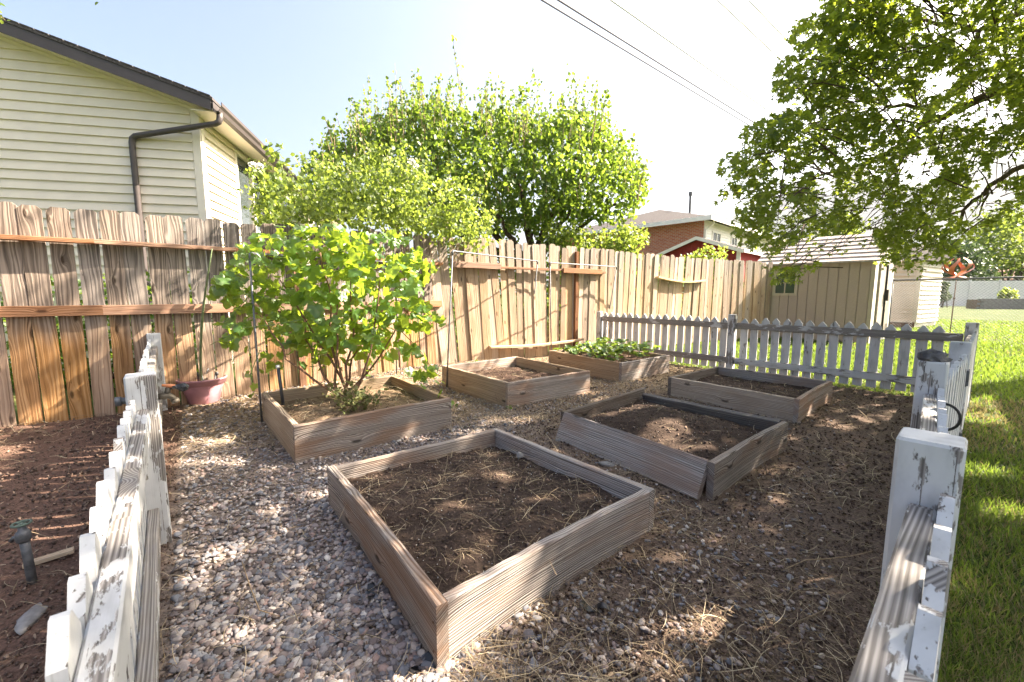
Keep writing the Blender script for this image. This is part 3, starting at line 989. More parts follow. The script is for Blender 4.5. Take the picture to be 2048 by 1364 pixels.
def tan_shed():
    c = np.array((8.0, 9.2))
    u = np.array((-0.73, 0.684))
    v2 = np.array((0.78, 0.625))
    w, dp, ze, zr_ = 2.2, 1.95, 1.83, 2.50
    h = thing('tan_shed', 'tan resin shed with a small window behind the back picket fence', 'shed', (c[0], c[1], 0))
    n2 = -np.array((0.684, 0.73)) * 1.0
    ax = ((*u, 0), (*n2, 0), (0, 0, 1))

    def P(a, b, z):
        q = c + u * a + v2 * b
        return (q[0], q[1], z)
    wall_quad('wall_core', c + u * w, -u, w, -0.03, ze, TAN_WALL, h, 0.04)
    npan = 11
    for k in range(npan):                      # upright panels with recessed grooves
        a0, a1 = 0.07 + (w - 0.14) * k / npan, 0.07 + (w - 0.14) * (k + 1) / npan
        spans = [(-0.02, ze - 0.02)]
        if 1.45 < (a0 + a1) / 2 < 1.85:
            spans = [(-0.02, 1.08), (1.62, ze - 0.02)]
        for z0, z1 in spans:
            p = MB()
            q = c + u * (a0 + a1) / 2 + n2 * 0.012
            p.box((q[0], q[1], (z0 + z1) / 2), (a1 - a0 - 0.012, 0.024, z1 - z0), ax)
            obj('wall_panel', p.mesh('wall_panel', TAN_WALL), h)
    a0, a1, z0, z1 = 1.46, 1.86, 1.10, 1.60
    p = MB()
    for x0, x1, y0, y1 in ((a0 - 0.06, a0, z0 - 0.06, z1 + 0.06), (a1, a1 + 0.06, z0 - 0.06, z1 + 0.06), (a0, a1, z1, z1 + 0.06), (a0, a1, z0 - 0.06, z0),
                           ((a0 + a1) / 2 - 0.012, (a0 + a1) / 2 + 0.012, z0, z1), (a0, (a0 + a1) / 2 - 0.012, 1.34, 1.365), ((a0 + a1) / 2 + 0.012, a1, 1.34, 1.365)):
        q = c + u * (x0 + x1) / 2 + n2 * 0.034
        p.box((q[0], q[1], (y0 + y1) / 2), (x1 - x0, 0.02, y1 - y0), ax)
    win = obj('window', p.mesh('window', TAN_TRIM), h)
    for x0, x1 in ((a0, (a0 + a1) / 2), ((a0 + a1) / 2, a1)):
        for y0, y1 in ((z0, 1.34), (1.365, z1)):
            p = MB()
            q = c + u * (x0 + x1) / 2 + n2 * 0.020
            p.box((q[0], q[1], (y0 + y1) / 2), (x1 - x0 - 0.004, 0.01, y1 - y0 - 0.004), ax)
            obj('pane', p.mesh('pane', GLASS), win)
    for a in (0.03, w - 0.03):
        p = MB()
        q = c + u * a + n2 * 0.016
        p.box((q[0], q[1], ze / 2), (0.075, 0.03, ze), ax)
        obj('corner_trim', p.mesh('corner_trim', TAN_TRIM), h)
    # end with the doors
    n3 = np.array((v2[1], -v2[0]))
    wall_quad('end_wall', c, v2, dp, -0.03, ze, CREAM_TRIM, h, 0.04, [(0, -0.03), (dp, -0.03), (dp, ze), (dp / 2, zr_ - 0.04), (0, ze)])
    wall_quad('end_wall', c + u * w, v2, dp, -0.03, ze, TAN_WALL, h, 0.04, [(0, -0.03), (dp, -0.03), (dp, ze), (dp / 2, zr_ - 0.04), (0, ze)])
    wall_quad('back_wall', c + u * w + v2 * dp, -u, w, -0.03, ze, TAN_WALL, h, 0.04)
    ax3 = ((*v2, 0), (*n3, 0), (0, 0, 1))
    for k, (b0, b1) in enumerate(((0.35, 0.965), (0.985, 1.6))):
        p = MB()
        q = c + v2 * (b0 + b1) / 2 + n3 * 0.02
        p.box((q[0], q[1], 0.93), (b1 - b0, 0.04, 1.75), ax3)
        d = obj('door', p.mesh('door', plain('grey_brown_door', (0.30, 0.26, 0.22), 0.6)), h)
        if k == 0:
            p = MB()
            q = c + v2 * (b1 - 0.03) + n3 * 0.055
            p.box((q[0], q[1], 0.95), (0.035, 0.03, 1.6), ax3)
            p.box((q[0] + n3[0] * 0.03, q[1] + n3[1] * 0.03, 1.05), (0.06, 0.05, 0.26), ax3)
            obj('door_handle', p.mesh('door_handle', BLACK), d)
    # roof of overlapping tile courses
    n = 7
    o = 0.12
    for side in (0, 1):
        for k in range(n):
            f0, f1 = k / n, (k + 1.18) / n
            b0 = -o + (dp / 2 + o) * f0 if side == 0 else dp + o - (dp / 2 + o) * f0
            b1 = -o + (dp / 2 + o) * min(f1, 1) if side == 0 else dp + o - (dp / 2 + o) * min(f1, 1)
            za_, zb_ = ze - 0.05 + (zr_ - ze + 0.05) * f0, ze - 0.05 + (zr_ - ze + 0.05) * min(f1, 1)
            v = [P(-o, b0, za_ + 0.045), P(w + o, b0, za_ + 0.045), P(w + o, b1, zb_ + 0.015), P(-o, b1, zb_ + 0.015)]
            v += [P(-o, b0, za_ + 0.005), P(w + o, b0, za_ + 0.005), P(w + o, b1, zb_ + 0.003), P(-o, b1, zb_ + 0.003)]
            p = MB()
            p.add(v, [(0, 1, 2, 3), (7, 6, 5, 4), (0, 4, 5, 1), (3, 2, 6, 7), (0, 3, 7, 4), (1, 5, 6, 2)])
            obj('tile_course', p.mesh('tile_course', SHED_ROOF), h)


def siding_shed():
    c = np.array((13.0, 13.3))
    u = np.array((-0.69, 0.724))
    v2 = np.array((0.85, 0.53))
    h = thing('siding_shed', 'small cream lap siding shed on brown footing right of the tan shed', 'shed', (c[0], c[1], 0))
    wl, dp, zt = 2.6, 2.2, 2.15
    n2, n3 = -np.array((0.724, 0.69)), np.array((0.53, -0.85))
    wall_quad('wall_core', c + u * wl, -u, wl, 0.0, zt, SIDING, h, 0.05)
    wall_quad('wall_core', c, v2, dp, 0.0, zt, SIDING, h, 0.05)
    wall_quad('wall_core', c + u * wl, v2, dp, 0.0, zt, SIDING, h, 0.05)
    wall_quad('wall_core', c + u * wl + v2 * dp, -u, wl, 0.0, zt, SIDING, h, 0.05)
    for (d, nn, L) in ((u, n2, wl), (v2, n3, dp)):
        for z in np.arange(0.16, zt - 0.05, 0.15):
            a, b = 0.07, L
            q = [c + d * a, c + d * b]
            vv = []
            for off, zz in ((0.06, z), (0.006, z + 0.15)):
                vv += [(q[0][0] + nn[0] * off, q[0][1] + nn[1] * off, zz), (q[1][0] + nn[0] * off, q[1][1] + nn[1] * off, zz)]
            vv += [(q[0][0], q[0][1], z), (q[1][0], q[1][1], z), (q[0][0], q[0][1], z + 0.15), (q[1][0], q[1][1], z + 0.15)]
            p = MB()
            p.add(vv, [(0, 1, 3, 2), (0, 4, 5, 1), (2, 3, 7, 6), (0, 2, 6, 4), (1, 5, 7, 3)])
            obj('clapboard', p.mesh('clapboard', SIDING), h)
    p = MB()
    p.box((c[0] + n2[0] * .02 + u[0] * .03, c[1] + n2[1] * .02 + u[1] * .03, zt / 2 + .08), (0.09, 0.035, zt - .16), ((*u, 0), (*n2, 0), (0, 0, 1)))
    p.box((c[0] + n3[0] * .02 + v2[0] * .035, c[1] + n3[1] * .02 + v2[1] * .035, zt / 2 + .08), (0.07, 0.035, zt - .16), ((*v2, 0), (*n3, 0), (0, 0, 1)))
    obj('corner_trim', p.mesh('corner_trim', SIDING_END), h)
    m = c + u * wl / 2 + v2 * dp / 2
    p = MB()
    q = c + u * wl / 2
    p.box((q[0] + n2[0] * .02, q[1] + n2[1] * .02, 0.07), (wl, 0.06, 0.2), ((*u, 0), (*n2, 0), (0, 0, 1)))
    obj('footing', p.mesh('footing', RUST), h)
    p = MB()
    a = [c + u * -0.2 + v2 * -0.2, c + u * (wl + .2) + v2 * -0.2, c + u * (wl + .2) + v2 * (dp + .2), c + u * -0.2 + v2 * (dp + .2)]
    r0, r1 = c + u * -0.2 + v2 * dp / 2, c + u * (wl + .2) + v2 * dp / 2
    p.add([(*q, zt - 0.02) for q in a] + [(*r0, zt + 0.55), (*r1, zt + 0.55)], [(0, 1, 5, 4), (3, 4, 5, 2), (0, 4, 3), (1, 2, 5), (0, 3, 2, 1)])
    obj('roof', p.mesh('roof', SHINGLE), h)


brick_house()
red_shed()
tan_shed()
siding_shed()


def far_right():
    w = thing('pale_wall', 'long pale panel wall at the far end of the lawn', 'wall', (38, 36.5, 0))
    a, b = np.array((29.0, 38.5)), np.array((47.5, 36.5))
    d = (b - a) / np.linalg.norm(b - a)
    L = np.linalg.norm(b - a)
    nn = np.array((d[1], -d[0]))
    k = 0
    for s in np.arange(0, L, 2.4):
        p = MB()
        q = a + d * (s + 1.2)
        p.box((q[0], q[1], 1.12), (2.3, 0.06, 2.25), ((*d, 0), (*nn, 0), (0, 0, 1)))
        obj('wall_panel', p.mesh('wall_panel', VINYL), w)
        p = MB()
        q = a + d * s
        p.box((q[0], q[1], 1.16), (0.14, 0.14, 2.36), ((*d, 0), (*nn, 0), (0, 0, 1)))
        obj('post', p.mesh('post', VINYL), w)
    r = thing('retaining_wall', 'low grey block retaining wall at the end of the lawn', 'wall', (40, 32, 0))
    a = np.array((35.2, 31.0))
    d = np.array((0.97, -0.22))
    d /= np.linalg.norm(d)
    nn = np.array((d[1], -d[0]))
    blk = MB().box((0, 0, 0), (0.43, 0.3, 0.148)).mesh('block', GREY_BLOCK)
    for j in range(5):
        for i in range(16):
            q = a + d * (i * 0.45 + (0.22 if j % 2 else 0)) - nn * 0.0
            obj('block', blk, r, frame((q[0], q[1], 0.05 + j * 0.153), (*d, 0)))
    p = MB()
    q = a + d * 3.6 - nn * 0.8
    p.box((q[0], q[1], 0.3), (7.2, 1.2, 0.72), ((*d, 0), (*nn, 0), (0, 0, 1)))
    obj('raised_earth', p.mesh('raised_earth', SOIL_TAN), r)
    h = thing('brown_roof_house', 'low house with brown roof beyond the pale wall', 'house', (62, 55, 0))
    p = MB()
    x0, x1, y0, y1 = 60.5, 76, 52, 60
    p.add([(x0, y0, 2.9), (x1, y0, 2.9), (x1, y1, 2.9), (x0, y1, 2.9), (x0 + 2, 56, 4.9), (x1, 56, 4.9)], [(0, 1, 5, 4), (3, 4, 5, 2), (0, 4, 3), (1, 2, 5), (0, 3, 2, 1)])
    obj('roof', p.mesh('roof', HEDGE_BROWN), h)
    p = MB()
    p.box((68.5, 56, 1.4), (14.4, 7, 2.98))
    obj('wall', p.mesh('wall', plain('reddish_wall', (0.3, 0.16, 0.12), 0.9)), h)


far_right()


# ------------------------------------------------------------------ wood fence
def along(line, s):
    seg = np.linalg.norm(np.diff(line, axis=0), axis=1)
    c = np.concatenate([[0], np.cumsum(seg)])
    s = min(max(s, 0), c[-1] - 1e-6)
    i = int(np.searchsorted(c, s, 'right') - 1)
    u = (s - c[i]) / seg[i]
    # direction blended between neighbours so that the run bends softly
    d = (line[i + 1] - line[i]) / seg[i]
    return line[i] + d * (s - c[i]), d


FLEN = np.linalg.norm(np.diff(WOOD_FENCE, axis=0), axis=1).sum()


def wood_fence():
    F = thing('wood_fence', 'tall weathered cedar board fence behind the raised beds', 'fence', (WOOD_FENCE[6][0], WOOD_FENCE[6][1], 0))
    variants = {}

    def board_mesh(wd, ht, mat, k):
        key = (round(wd, 3), round(ht, 2), mat.name, k)
        if key not in variants:
            r = random.Random(hash(key) % 9999)
            c = 0.026 if wd > 0.11 else 0.016
            c1, c2 = c * r.uniform(.6, 1.3), c * r.uniform(.6, 1.3)
            w = wd / 2
            mb = MB()
            e = lambda: r.uniform(-0.003, 0.003)
            mb.prism([(-w, 0), (w, 0), (w + e(), ht * .5), (w, ht - c2), (w - c2, ht), (-w + c1, ht + e()), (-w, ht - c1), (-w + e(), ht * .55)], 0.017)
            variants[key] = mb.mesh('board', mat)
        return variants[key]
    s, i = 0.1, 0
    r = random.Random(3)
    while s < FLEN - 0.05:
        p, d = along(WOOD_FENCE, s)
        left = p[0] < -2.4
        wd = 0.136 if left else r.choice([0.136, 0.128, 0.09, 0.118, 0.136, 0.09])
        ht = 1.80 if p[0] < -2.2 else 1.83
        ht = ht + (0.05 if p[0] > -0.5 else 0) + r.choice([-0.02, 0, 0, 0.015, 0.01])
        mat = CEDAR if p[0] < -1.2 else PALE_PINE
        m = board_mesh(wd, round(ht, 2), mat, r.randrange(3))
        gap = r.uniform(0.010, 0.020) if left else (r.uniform(-0.012, 0.006) if r.random() < 0.75 else r.uniform(0.003, 0.014))
        # lean: boards in the middle lean left, further on right
        x = p[0]
        lean = -0.085 * math.exp(-((x + 0.7) / 1.0) ** 2) + 0.05 * math.exp(-((x - 3.2) / 1.2) ** 2) + r.uniform(-0.012, 0.012)
        if not left:
            lean += r.uniform(-0.025, 0.025)
        nrm = np.array((d[1], -d[0]))
        off = r.uniform(-0.003, 0.003) if left else (0.011 * (i % 2) + r.uniform(-0.008, 0.008))
        q = p + d * wd / 2 + nrm * off
        z0 = float(gz(q[0], q[1])) - 0.01
        M = frame((q[0], q[1], z0), (*d, 0)) @ Matrix.Rotation(lean, 4, 'Y') @ Matrix.Rotation(r.uniform(-0.02, 0.02), 4, 'Z')
        obj('board', m, F, M)
        s += wd + gap
        i += 1
    # rails on the garden side
    cum = np.concatenate([[0], np.cumsum(np.linalg.norm(np.diff(WOOD_FENCE, axis=0), axis=1))])

    def s_at_px(px):
        best = min(np.arange(0.05, FLEN, 0.02), key=lambda q: abs(project((*along(WOOD_FENCE, q)[0], 1.0))[0] - px))
        return best

    def rail(s0, s1, z0, z1, h, t, mat, sag=0.0, off=0.0, name='rail', lift=None):
        a, d0 = along(WOOD_FENCE, s0)
        b, d1 = along(WOOD_FENCE, s1)
        d = np.array((*(b - a), z1 - z0))
        L = np.linalg.norm(d)
        nrm = np.array((d[1], -d[0], 0)) / np.linalg.norm(d[:2])
        m = lumber(name, L, h, t, mat, 'X', 8, sag, 0.002, 0.003, int(s0 * 100), lift)
        p = np.array((*a, z0)) + nrm * (0.020 + t / 2 + off)
        return obj(name, m, F, frame(p, d))
    marks = [0.3] + [c for c in cum[1:-1]]
    S = lambda px: s_at_px(px)
    # left part: flat top rail and a mid rail on edge
    L1 = [(0.2, cum[1]), (cum[1], cum[2]), (cum[2], cum[3]), (cum[3], cum[4]), (cum[4], cum[5]), (cum[5], cum[5] + 0.24)]
    for a, b in L1:
        rail(a - 0.008, b + 0.008, 1.50, 1.50, 0.038, 0.086, REDWOOD, 0, 0.003)
        rail(a - 0.004, b + 0.004, 0.895, 0.895, 0.089, 0.036, REDWOOD, 0, 0.006)
    rail(cum[5] + 0.25, cum[6], 1.49, 1.48, 0.038, 0.086, REDWOOD)
    rail(cum[5] + 0.25, cum[6], 0.90, 0.90, 0.089, 0.036, REDWOOD)
    # right part: patched rails
    a, b = S(905), S(1205)
    rail(a, b, 1.475, 1.455, 0.036, 0.05, REDWOOD, 0, 0.0)
    rail(S(900), S(994), 1.46, 1.455, 0.085, 0.036, REDWOOD, 0, 0.055)
    rail(S(1120), S(1196), 1.435, 1.43, 0.085, 0.036, REDWOOD, 0, 0.055)
    rail(S(975), S(1162), 0.245, 0.26, 0.036, 0.088, PALE_PINE_X, 0, 0.0, 'rail', lambda u: -0.035 * math.sin(PI * u))
    rail(S(1308), S(1402), 1.40, 1.36, 0.036, 0.088, PALE_PINE_X, 0, 0.0, 'rail', lambda u: -0.06 * math.sin(PI * u))
    # posts standing proud between the boards
    for px in (595, 1150, 1404):
        p, d = along(WOOD_FENCE, S(px))
        nrm = np.array((d[1], -d[0]))
        q = p - nrm * 0.058
        if px != 1404:
            q = p + nrm * 0.035
        m = lumber('post', 1.86, 0.07, 0.045, REDPOST, 'Z', 4, 0, 0.002, 0.004, px)
        obj('post', m, F, frame((q[0], q[1], -0.05), (*d, 0)))


PALE_PINE_X = wood('bleached_pine_rail', [(0.28, (0.30, 0.19, 0.11)), (0.5, (0.52, 0.40, 0.28)), (0.75, (0.62, 0.52, 0.40))], (0.40, 0.28, 0.18), 0.4, 'X', 0.2, 60, 0.4, 0.12)
wood_fence()


# ------------------------------------------------------------------ white picket fences
def picket_mesh(w, h, tip, t=0.019, k=0):
    r = random.Random(k)
    e = lambda a=0.0015: r.uniform(-a, a)
    mb = MB()
    a = w / 2
    mb.prism([(-a, 0), (a, 0), (a + e(), h * .5), (a + e(), h - tip), (a * .15 + e(), h), (-a * .15 + e(), h + e()), (-a + e(), h - tip + e()), (-a + e(), h * .45)], t)
    return mb.mesh('picket', PAINT_Z)


PICK = [picket_mesh(0.088, 0.70, 0.048, 0.019, k) for k in range(5)]


def post_mesh(h, w=0.092, k=0):
    mb = MB()
    a, c = w / 2, 0.006
    ring = [(-a + c, -a), (a - c, -a), (a, -a + c), (a, a - c), (a - c, a), (-a + c, a), (-a, a - c), (-a, -a + c)]
    v = []
    for z, s in ((-0.06, 1), (h * .33, 1.0), (h * .66, 1.0), (h - 0.006, 1), (h, 0.93)):
        v += [(x * s, y * s, z) for x, y in ring]
    f = [(i * 8 + j, i * 8 + (j + 1) % 8, (i + 1) * 8 + (j + 1) % 8, (i + 1) * 8 + j) for i in range(4) for j in range(8)]
    f += [tuple(range(8))[::-1], tuple(32 + j for j in range(8))]
    mb.add(v, f)
    return mb.mesh('post', PAINT_P)


def picket_run(F, a, b, side, ztop=0.75, rails=(0.60, 0.12), pitch=0.127, n_off=0.06, ends=(0.09, 0.09), rail_mat=(PAINT_X, PAINT_X2), seed=0, zb=0.03, lean=0.012):
    """pickets on one side (side=+1: left of a->b), rails on the other"""
    r = random.Random(seed)
    a, b = np.array(a), np.array(b)
    d = (b - a) / np.linalg.norm(b - a)
    L = np.linalg.norm(b - a)
    n = np.array((-d[1], d[0])) * side
    cnt = int(round((L - ends[0] - ends[1]) / pitch))
    for i in range(cnt + 1):
        s = ends[0] + (L - ends[0] - ends[1]) * i / cnt
        q = a + d * s + n * 0.030
        m = PICK[r.randrange(5)]
        hh = ztop - zb + r.uniform(-0.012, 0.012)
        M = frame((q[0], q[1], zb), (*d, 0)) @ Matrix.Rotation(r.uniform(-lean, lean), 4, 'Y') @ Matrix.Rotation(r.uniform(-0.02, 0.02), 4, 'Z') @ Matrix.Diagonal((1, 1, hh / 0.70, 1))
        obj('picket', m, F, M)
    for k, z in enumerate(rails):
        m = lumber('rail', L - 0.10, 0.089, 0.038, rail_mat[k], 'X', 10, 0.0, 0.006, 0.004, seed * 7 + k)
        q = a + d * 0.05
        obj('rail', m, F, frame((q[0], q[1], z), (*d, 0)))


def fences():
    # back fence: rails towards the beds, pickets on the lawn side
    F = thing('picket_fence', 'white picket fence with pointed tops along the back of the garden', 'picket fence', (3.05, 5.7, 0), 'old white picket fences')
    A, B = BACK_END, RIGHT_POST[3]
    mid = A + (B - A) * 0.502
    picket_run(F, A, mid, 1, 0.755, (0.60, 0.115), seed=1, rail_mat=(PAINT_X2, PAINT_X2), ends=(0.1, 0.12))
    picket_run(F, mid, B, 1, 0.755, (0.60, 0.115), seed=2, rail_mat=(PAINT_X2, PAINT_X), ends=(0.15, 0.22))
    d = (B - A) / np.linalg.norm(B - A)
    for p, h in ((A, 0.775), (mid, 0.80)):
        obj('post', post_mesh(h), F, frame((p[0], p[1], 0), (*d, 0)))
    # hinge strap beside the middle post
    q = mid + d * 0.055 + np.array((-d[1], d[0])) * -0.03
    mb = MB().box((q[0], q[1], 0.70), (0.012, 0.05, 0.09), ((*d, 0), (-d[1], d[0], 0), (0, 0, 1)))
    mb.box((q[0], q[1], 0.17), (0.012, 0.05, 0.09), ((*d, 0), (-d[1], d[0], 0), (0, 0, 1)))
    obj('bracket', mb.mesh('bracket', STEEL), F)

    # left fence: pickets on the far left side, rails on the path side
    G = thing('picket_fence', 'flaking white picket fence running away along the left of the gravel path', 'picket fence', (-1.56, 1.78, 0), 'old white picket fences')
    A, B = CORNER, LEFT_END
    d = (B - A) / np.linalg.norm(B - A)
    mid = A + d * 2.28
    picket_run(G, A, mid, 1, 0.665, (0.52, 0.08), seed=3, rail_mat=(PAINT_X, PAINT_X2), pitch=0.122)
    picket_run(G, mid, B, 1, 0.665, (0.52, 0.08), seed=4, rail_mat=(PAINT_X2, PAINT_X2), pitch=0.122)
    n = np.array((d[1], -d[0]))
    for p, h in ((mid + n * 0.0, 0.745), (B, 0.72), (A, 0.74)):
        obj('post', post_mesh(h, 0.10), G, frame((p[0], p[1], 0), (*d, 0)))

    # right fence in two lengths with a gate between them
    H = thing('picket_fence', 'white picket fence at the right edge of the lawn, nearest the viewer', 'picket fence', (0.8, 0.76, 0), 'old white picket fences')
    p1, p2, p3, p4 = RIGHT_POST
    d = (p4 - p1) / np.linalg.norm(p4 - p1)
    picket_run(H, CORNER, p1, -1, 0.735, (0.60, 0.12), seed=5, rail_mat=(PAINT_X, PAINT_X2))
    picket_run(H, p1, p2, -1, 0.70, (0.58, 0.12), seed=6, rail_mat=(PAINT_X, PAINT_X))
    picket_run(H, p3, p4, -1, 0.75, (0.60, 0.12), seed=7, rail_mat=(PAINT_X, PAINT_X))
    for p, h in ((p1, 0.81), (p2, 0.80), (p3, 0.79), (p4, 0.80)):
        obj('post', post_mesh(h), H, frame((p[0], p[1], 0), (*d, 0)))
    g = thing('garden_gate', 'white picket gate with black pull handle past the post with the rock', 'gate', (2.26, 2.1, 0))
    n = np.array((d[1], -d[0]))
    a, b = p2 + d * 0.06, p3 - d * 0.06
    picket_run(g, a, b, -1, 0.735, (0.56, 0.14), seed=8, rail_mat=(PAINT_X, PAINT_X), ends=(0.05, 0.05))
    mb = MB()
    q = a + d * 0.05 + n * 0.045
    mb.tube([(q[0] + n[0] * .05 * math.sin(t), q[1] + n[1] * .05 * math.sin(t), 0.545 + .058 * math.cos(t)) for t in np.linspace(0, PI, 11)], 0.006, 8)
    obj('pull_handle', mb.mesh('pull_handle', BLACK, True), g)
    q = b + d * 0.03 + n * 0.045
    mb = MB().box((q[0], q[1], 0.58), (0.10, 0.012, 0.09), ((*d, 0), (*n, 0), (0, 0, 1)))
    obj('hinge', mb.mesh('hinge', IRON), g)
    mb = MB().box((q[0], q[1], 0.20), (0.10, 0.012, 0.09), ((*d, 0), (*n, 0), (0, 0, 1)))
    obj('hinge', mb.mesh('hinge', IRON), g)


fences()

# ------------------------------------------------------------------ raised beds
ICO1, ICO2 = ico(1), ico(2)
BEDS = {}


SCREW = MB().tube([(0, -0.0205, 0), (0, 0.0205, 0)], 0.0036, 8).mesh('screw', RUST)


def bed_boards(name_, label, corners, ztop, mats, long_first=True, tilt=None, zdrop=None):
    """corners: outer plan corners [left, back, right, front]; boards left-back, back-right, right-front, front-left"""
    c = [np.array(q, float) for q in corners]
    ctr = sum(c) / 4
    B = thing('raised_bed', label, 'raised bed', (ctr[0], ctr[1], 0), 'timber raised garden beds')
    th = 0.038
    for i in range(4):
        a, b = c[i], c[(i + 1) % 4]
        d = (b - a) / np.linalg.norm(b - a)
        inn = np.array((-d[1], d[0]))
        if (ctr - a) @ inn < 0:
            inn = -inn
        cover = (i % 2 == 0) == long_first
        e = 0.0 if cover else th + 0.001
        L = np.linalg.norm(b - a) - 2 * e
        zb = min(float(gz(*a)), float(gz(*b))) - 0.015
        h = ztop - zb
        m = lumber('bed_board', L, h, th, mats[i], 'X', 14, random.Random(int(ztop * 991) + i).uniform(-0.012, 0.012), 0.005, 0.004, i + int(abs(ctr[0]) * 100))
        p = a + d * e + inn * th / 2
        M = frame((p[0], p[1], zb), (*d, 0))
        if tilt and i in tilt:
            ang, dz0, dz1 = tilt[i]
            q = p + inn * 0
            M = frame((q[0], q[1], zb + dz0), (d[0] * L, d[1] * L, dz1 - dz0))
            out = M.to_3x3().col[1]
            sgn = 1 if (out.x * inn[0] + out.y * inn[1]) < 0 else -1
            M = M @ Matrix.Translation((0, 0, h)) @ Matrix.Rotation(sgn * ang, 4, 'X') @ Matrix.Translation((0, 0, -h))
        o = obj('bed_board', m, B, M)
        if cover and not (tilt and i in tilt):
            for xx in (0.02, L - 0.02):
                for zz in (h * .3, h * .72):
                    obj('screw', SCREW, o, M @ Matrix.Translation((xx, 0, zz)))
        if tilt and i in tilt:
            o['label'] = 'grey board knocked askew'
    return c


def bed_soil(corners, z, mat, label, mound=0.02, clod=CLOD, n_clod=500, n_straw=160, seed=0, inset=0.04):
    c = [np.array(q, float) for q in corners]
    ctr = sum(c) / 4
    cc = [q + (ctr - q) / np.linalg.norm(ctr - q) * inset * 1.25 for q in c]
    n = 60
    u, w = np.meshgrid(np.linspace(0, 1, n), np.linspace(0, 1, n))
    X = (cc[0][0] * (1 - u) + cc[1][0] * u) * (1 - w) + (cc[3][0] * (1 - u) + cc[2][0] * u) * w
    Y = (cc[0][1] * (1 - u) + cc[1][1] * u) * (1 - w) + (cc[3][1] * (1 - u) + cc[2][1] * u) * w

    def hz(x, y, uu, ww):
        return z + mound * (np.sin(PI * uu) * np.sin(PI * ww) * 1.4 - 0.5) + vnoise(x, y, 5, seed) * 0.035 + vnoise(x, y, 14, seed + 1) * 0.02 + vnoise(x, y, 35, seed + 2) * 0.010
    Z = hz(X, Y, u, w)
    m = bpy.data.meshes.new('soil')
    F = [(j * n + i, j * n + i + 1, (j + 1) * n + i + 1, (j + 1) * n + i) for j in range(n - 1) for i in range(n - 1)]
    m.from_pydata(np.stack([X, Y, Z], -1).reshape(-1, 3).tolist(), [], F)
    m.polygons.foreach_set('use_smooth', [True] * len(m.polygons))
    m.materials.append(mat)
    tag(obj('bed_soil', m), label, None, None, 'stuff')
    # clods
    a, b = rng.uniform(0.01, 0.99, n_clod), rng.uniform(0.01, 0.99, n_clod)

    def pt(a, b):
        x = (cc[0][0] * (1 - a) + cc[1][0] * a) * (1 - b) + (cc[3][0] * (1 - a) + cc[2][0] * a) * b
        y = (cc[0][1] * (1 - a) + cc[1][1] * a) * (1 - b) + (cc[3][1] * (1 - a) + cc[2][1] * a) * b
        return x, y, hz(x, y, a, b)
    x, y, zz = pt(a, b)
    s = 0.003 + 0.010 * rng.random(n_clod) ** 3
    CL.append((np.stack([x, y, zz + s * 0.2], 1), s, rng.random(n_clod), clod))
    a, b = rng.uniform(0.03, 0.97, n_straw), rng.uniform(0.03, 0.97, n_straw)
    x, y, zz = pt(a, b)
    STR.append((np.stack([x, y, zz + 0.006], 1), np.full(n_straw, 1.0)))


CL, STR = [], []
bA = bed_boards('a', 'empty grey timber raised bed nearest the viewer, dark soil inside', [(-0.95, 2.03), (-0.10, 2.65), (0.65, 1.79), (-0.215, 1.075)], 0.200,
                [BEDWOOD, BEDWOOD, BEDWOOD, BEDWOOD], False)
bB = bed_boards('b', 'raised bed holding the grapevine beside the pink pot', [(-2.12, 3.42), (-1.23, 4.19), (-0.49, 3.25), (-1.38, 2.53)], 0.250,
                [BEDWARM, BEDWARM, BEDWOOD, BEDWARM], True)
bE = bed_boards('e', 'raised bed at the left leaning frame, dry brown soil, knotty grey front board', [(-0.82, 4.76), (0.06, 5.48), (0.85, 4.42), (-0.04, 3.81)], 0.250,
                [BEDWOOD, BEDWARM, BEDWOOD, BEDWARM], True)
bF = bed_boards('f', 'raised bed full of leafy strawberry plants', [(0.54, 6.04), (1.40, 6.58), (2.16, 5.59), (1.33, 4.93)], 0.250,
                [BEDWARM, BEDWARM, BEDWOOD, BEDWARM], True)
bC = bed_boards('c', 'broken grey raised bed with boards knocked outward, fresh dark soil', [(0.37, 3.04), (1.22, 3.83), (1.92, 2.78), (1.06, 2.07)], 0.200,
                [BEDDARK, BEDDARK, BEDWOOD, BEDWOOD], True, {3: (rad(25), 0.0, 0.0), 1: (rad(24), -0.045, 0.0)})
bD = bed_boards('d', 'low raised bed in front of the back picket fence, little dark soil', [(1.67, 4.34), (2.52, 5.01), (3.27, 4.13), (2.41, 3.38)], 0.200,
                [BEDDARK, BEDWOOD, BEDWOOD, BEDWARM], True)
bed_soil(bA, 0.115, SOIL_DARK, 'dark soil littered with straw in the nearest bed', 0.01, CLOD, 2600, 620, 1)
bed_soil(bB, 0.165, SOIL_TAN, 'dry tan soil under the grapevine', 0.02, CLOD_TAN, 900, 500, 2)
bed_soil(bE, 0.135, SOIL_BROWN, 'brown crumbly soil in the bed by the leaning frames', 0.02, CLOD_TAN, 700, 150, 3)
bed_soil(bF, 0.200, SOIL_BROWN, 'soil under the strawberry plants', 0.02, CLOD_TAN, 300, 60, 4)
bed_soil(bC, 0.130, SOIL_DARK, 'fresh dark brown soil heaped in the broken bed', 0.07, CLOD, 1500, 90, 5)
bed_soil(bD, 0.105, SOIL_DARK, 'dark soil low in the bed before the picket fence', 0.0, CLOD, 700, 120, 6)
BEDPOLY = [bA, bB, bE, bF, bC, bD]


def free(x, y, pad=0.0):
    ok = inside(GARDEN, x, y)
    for b in BEDPOLY:
        ok &= ~inside(b, x, y)
    return ok


# ------------------------------------------------------------------ ground cover
def left_side(x, y):
    return (x + 0.12) * 0.789 + (y + 0.04) * 0.614 < 0.0


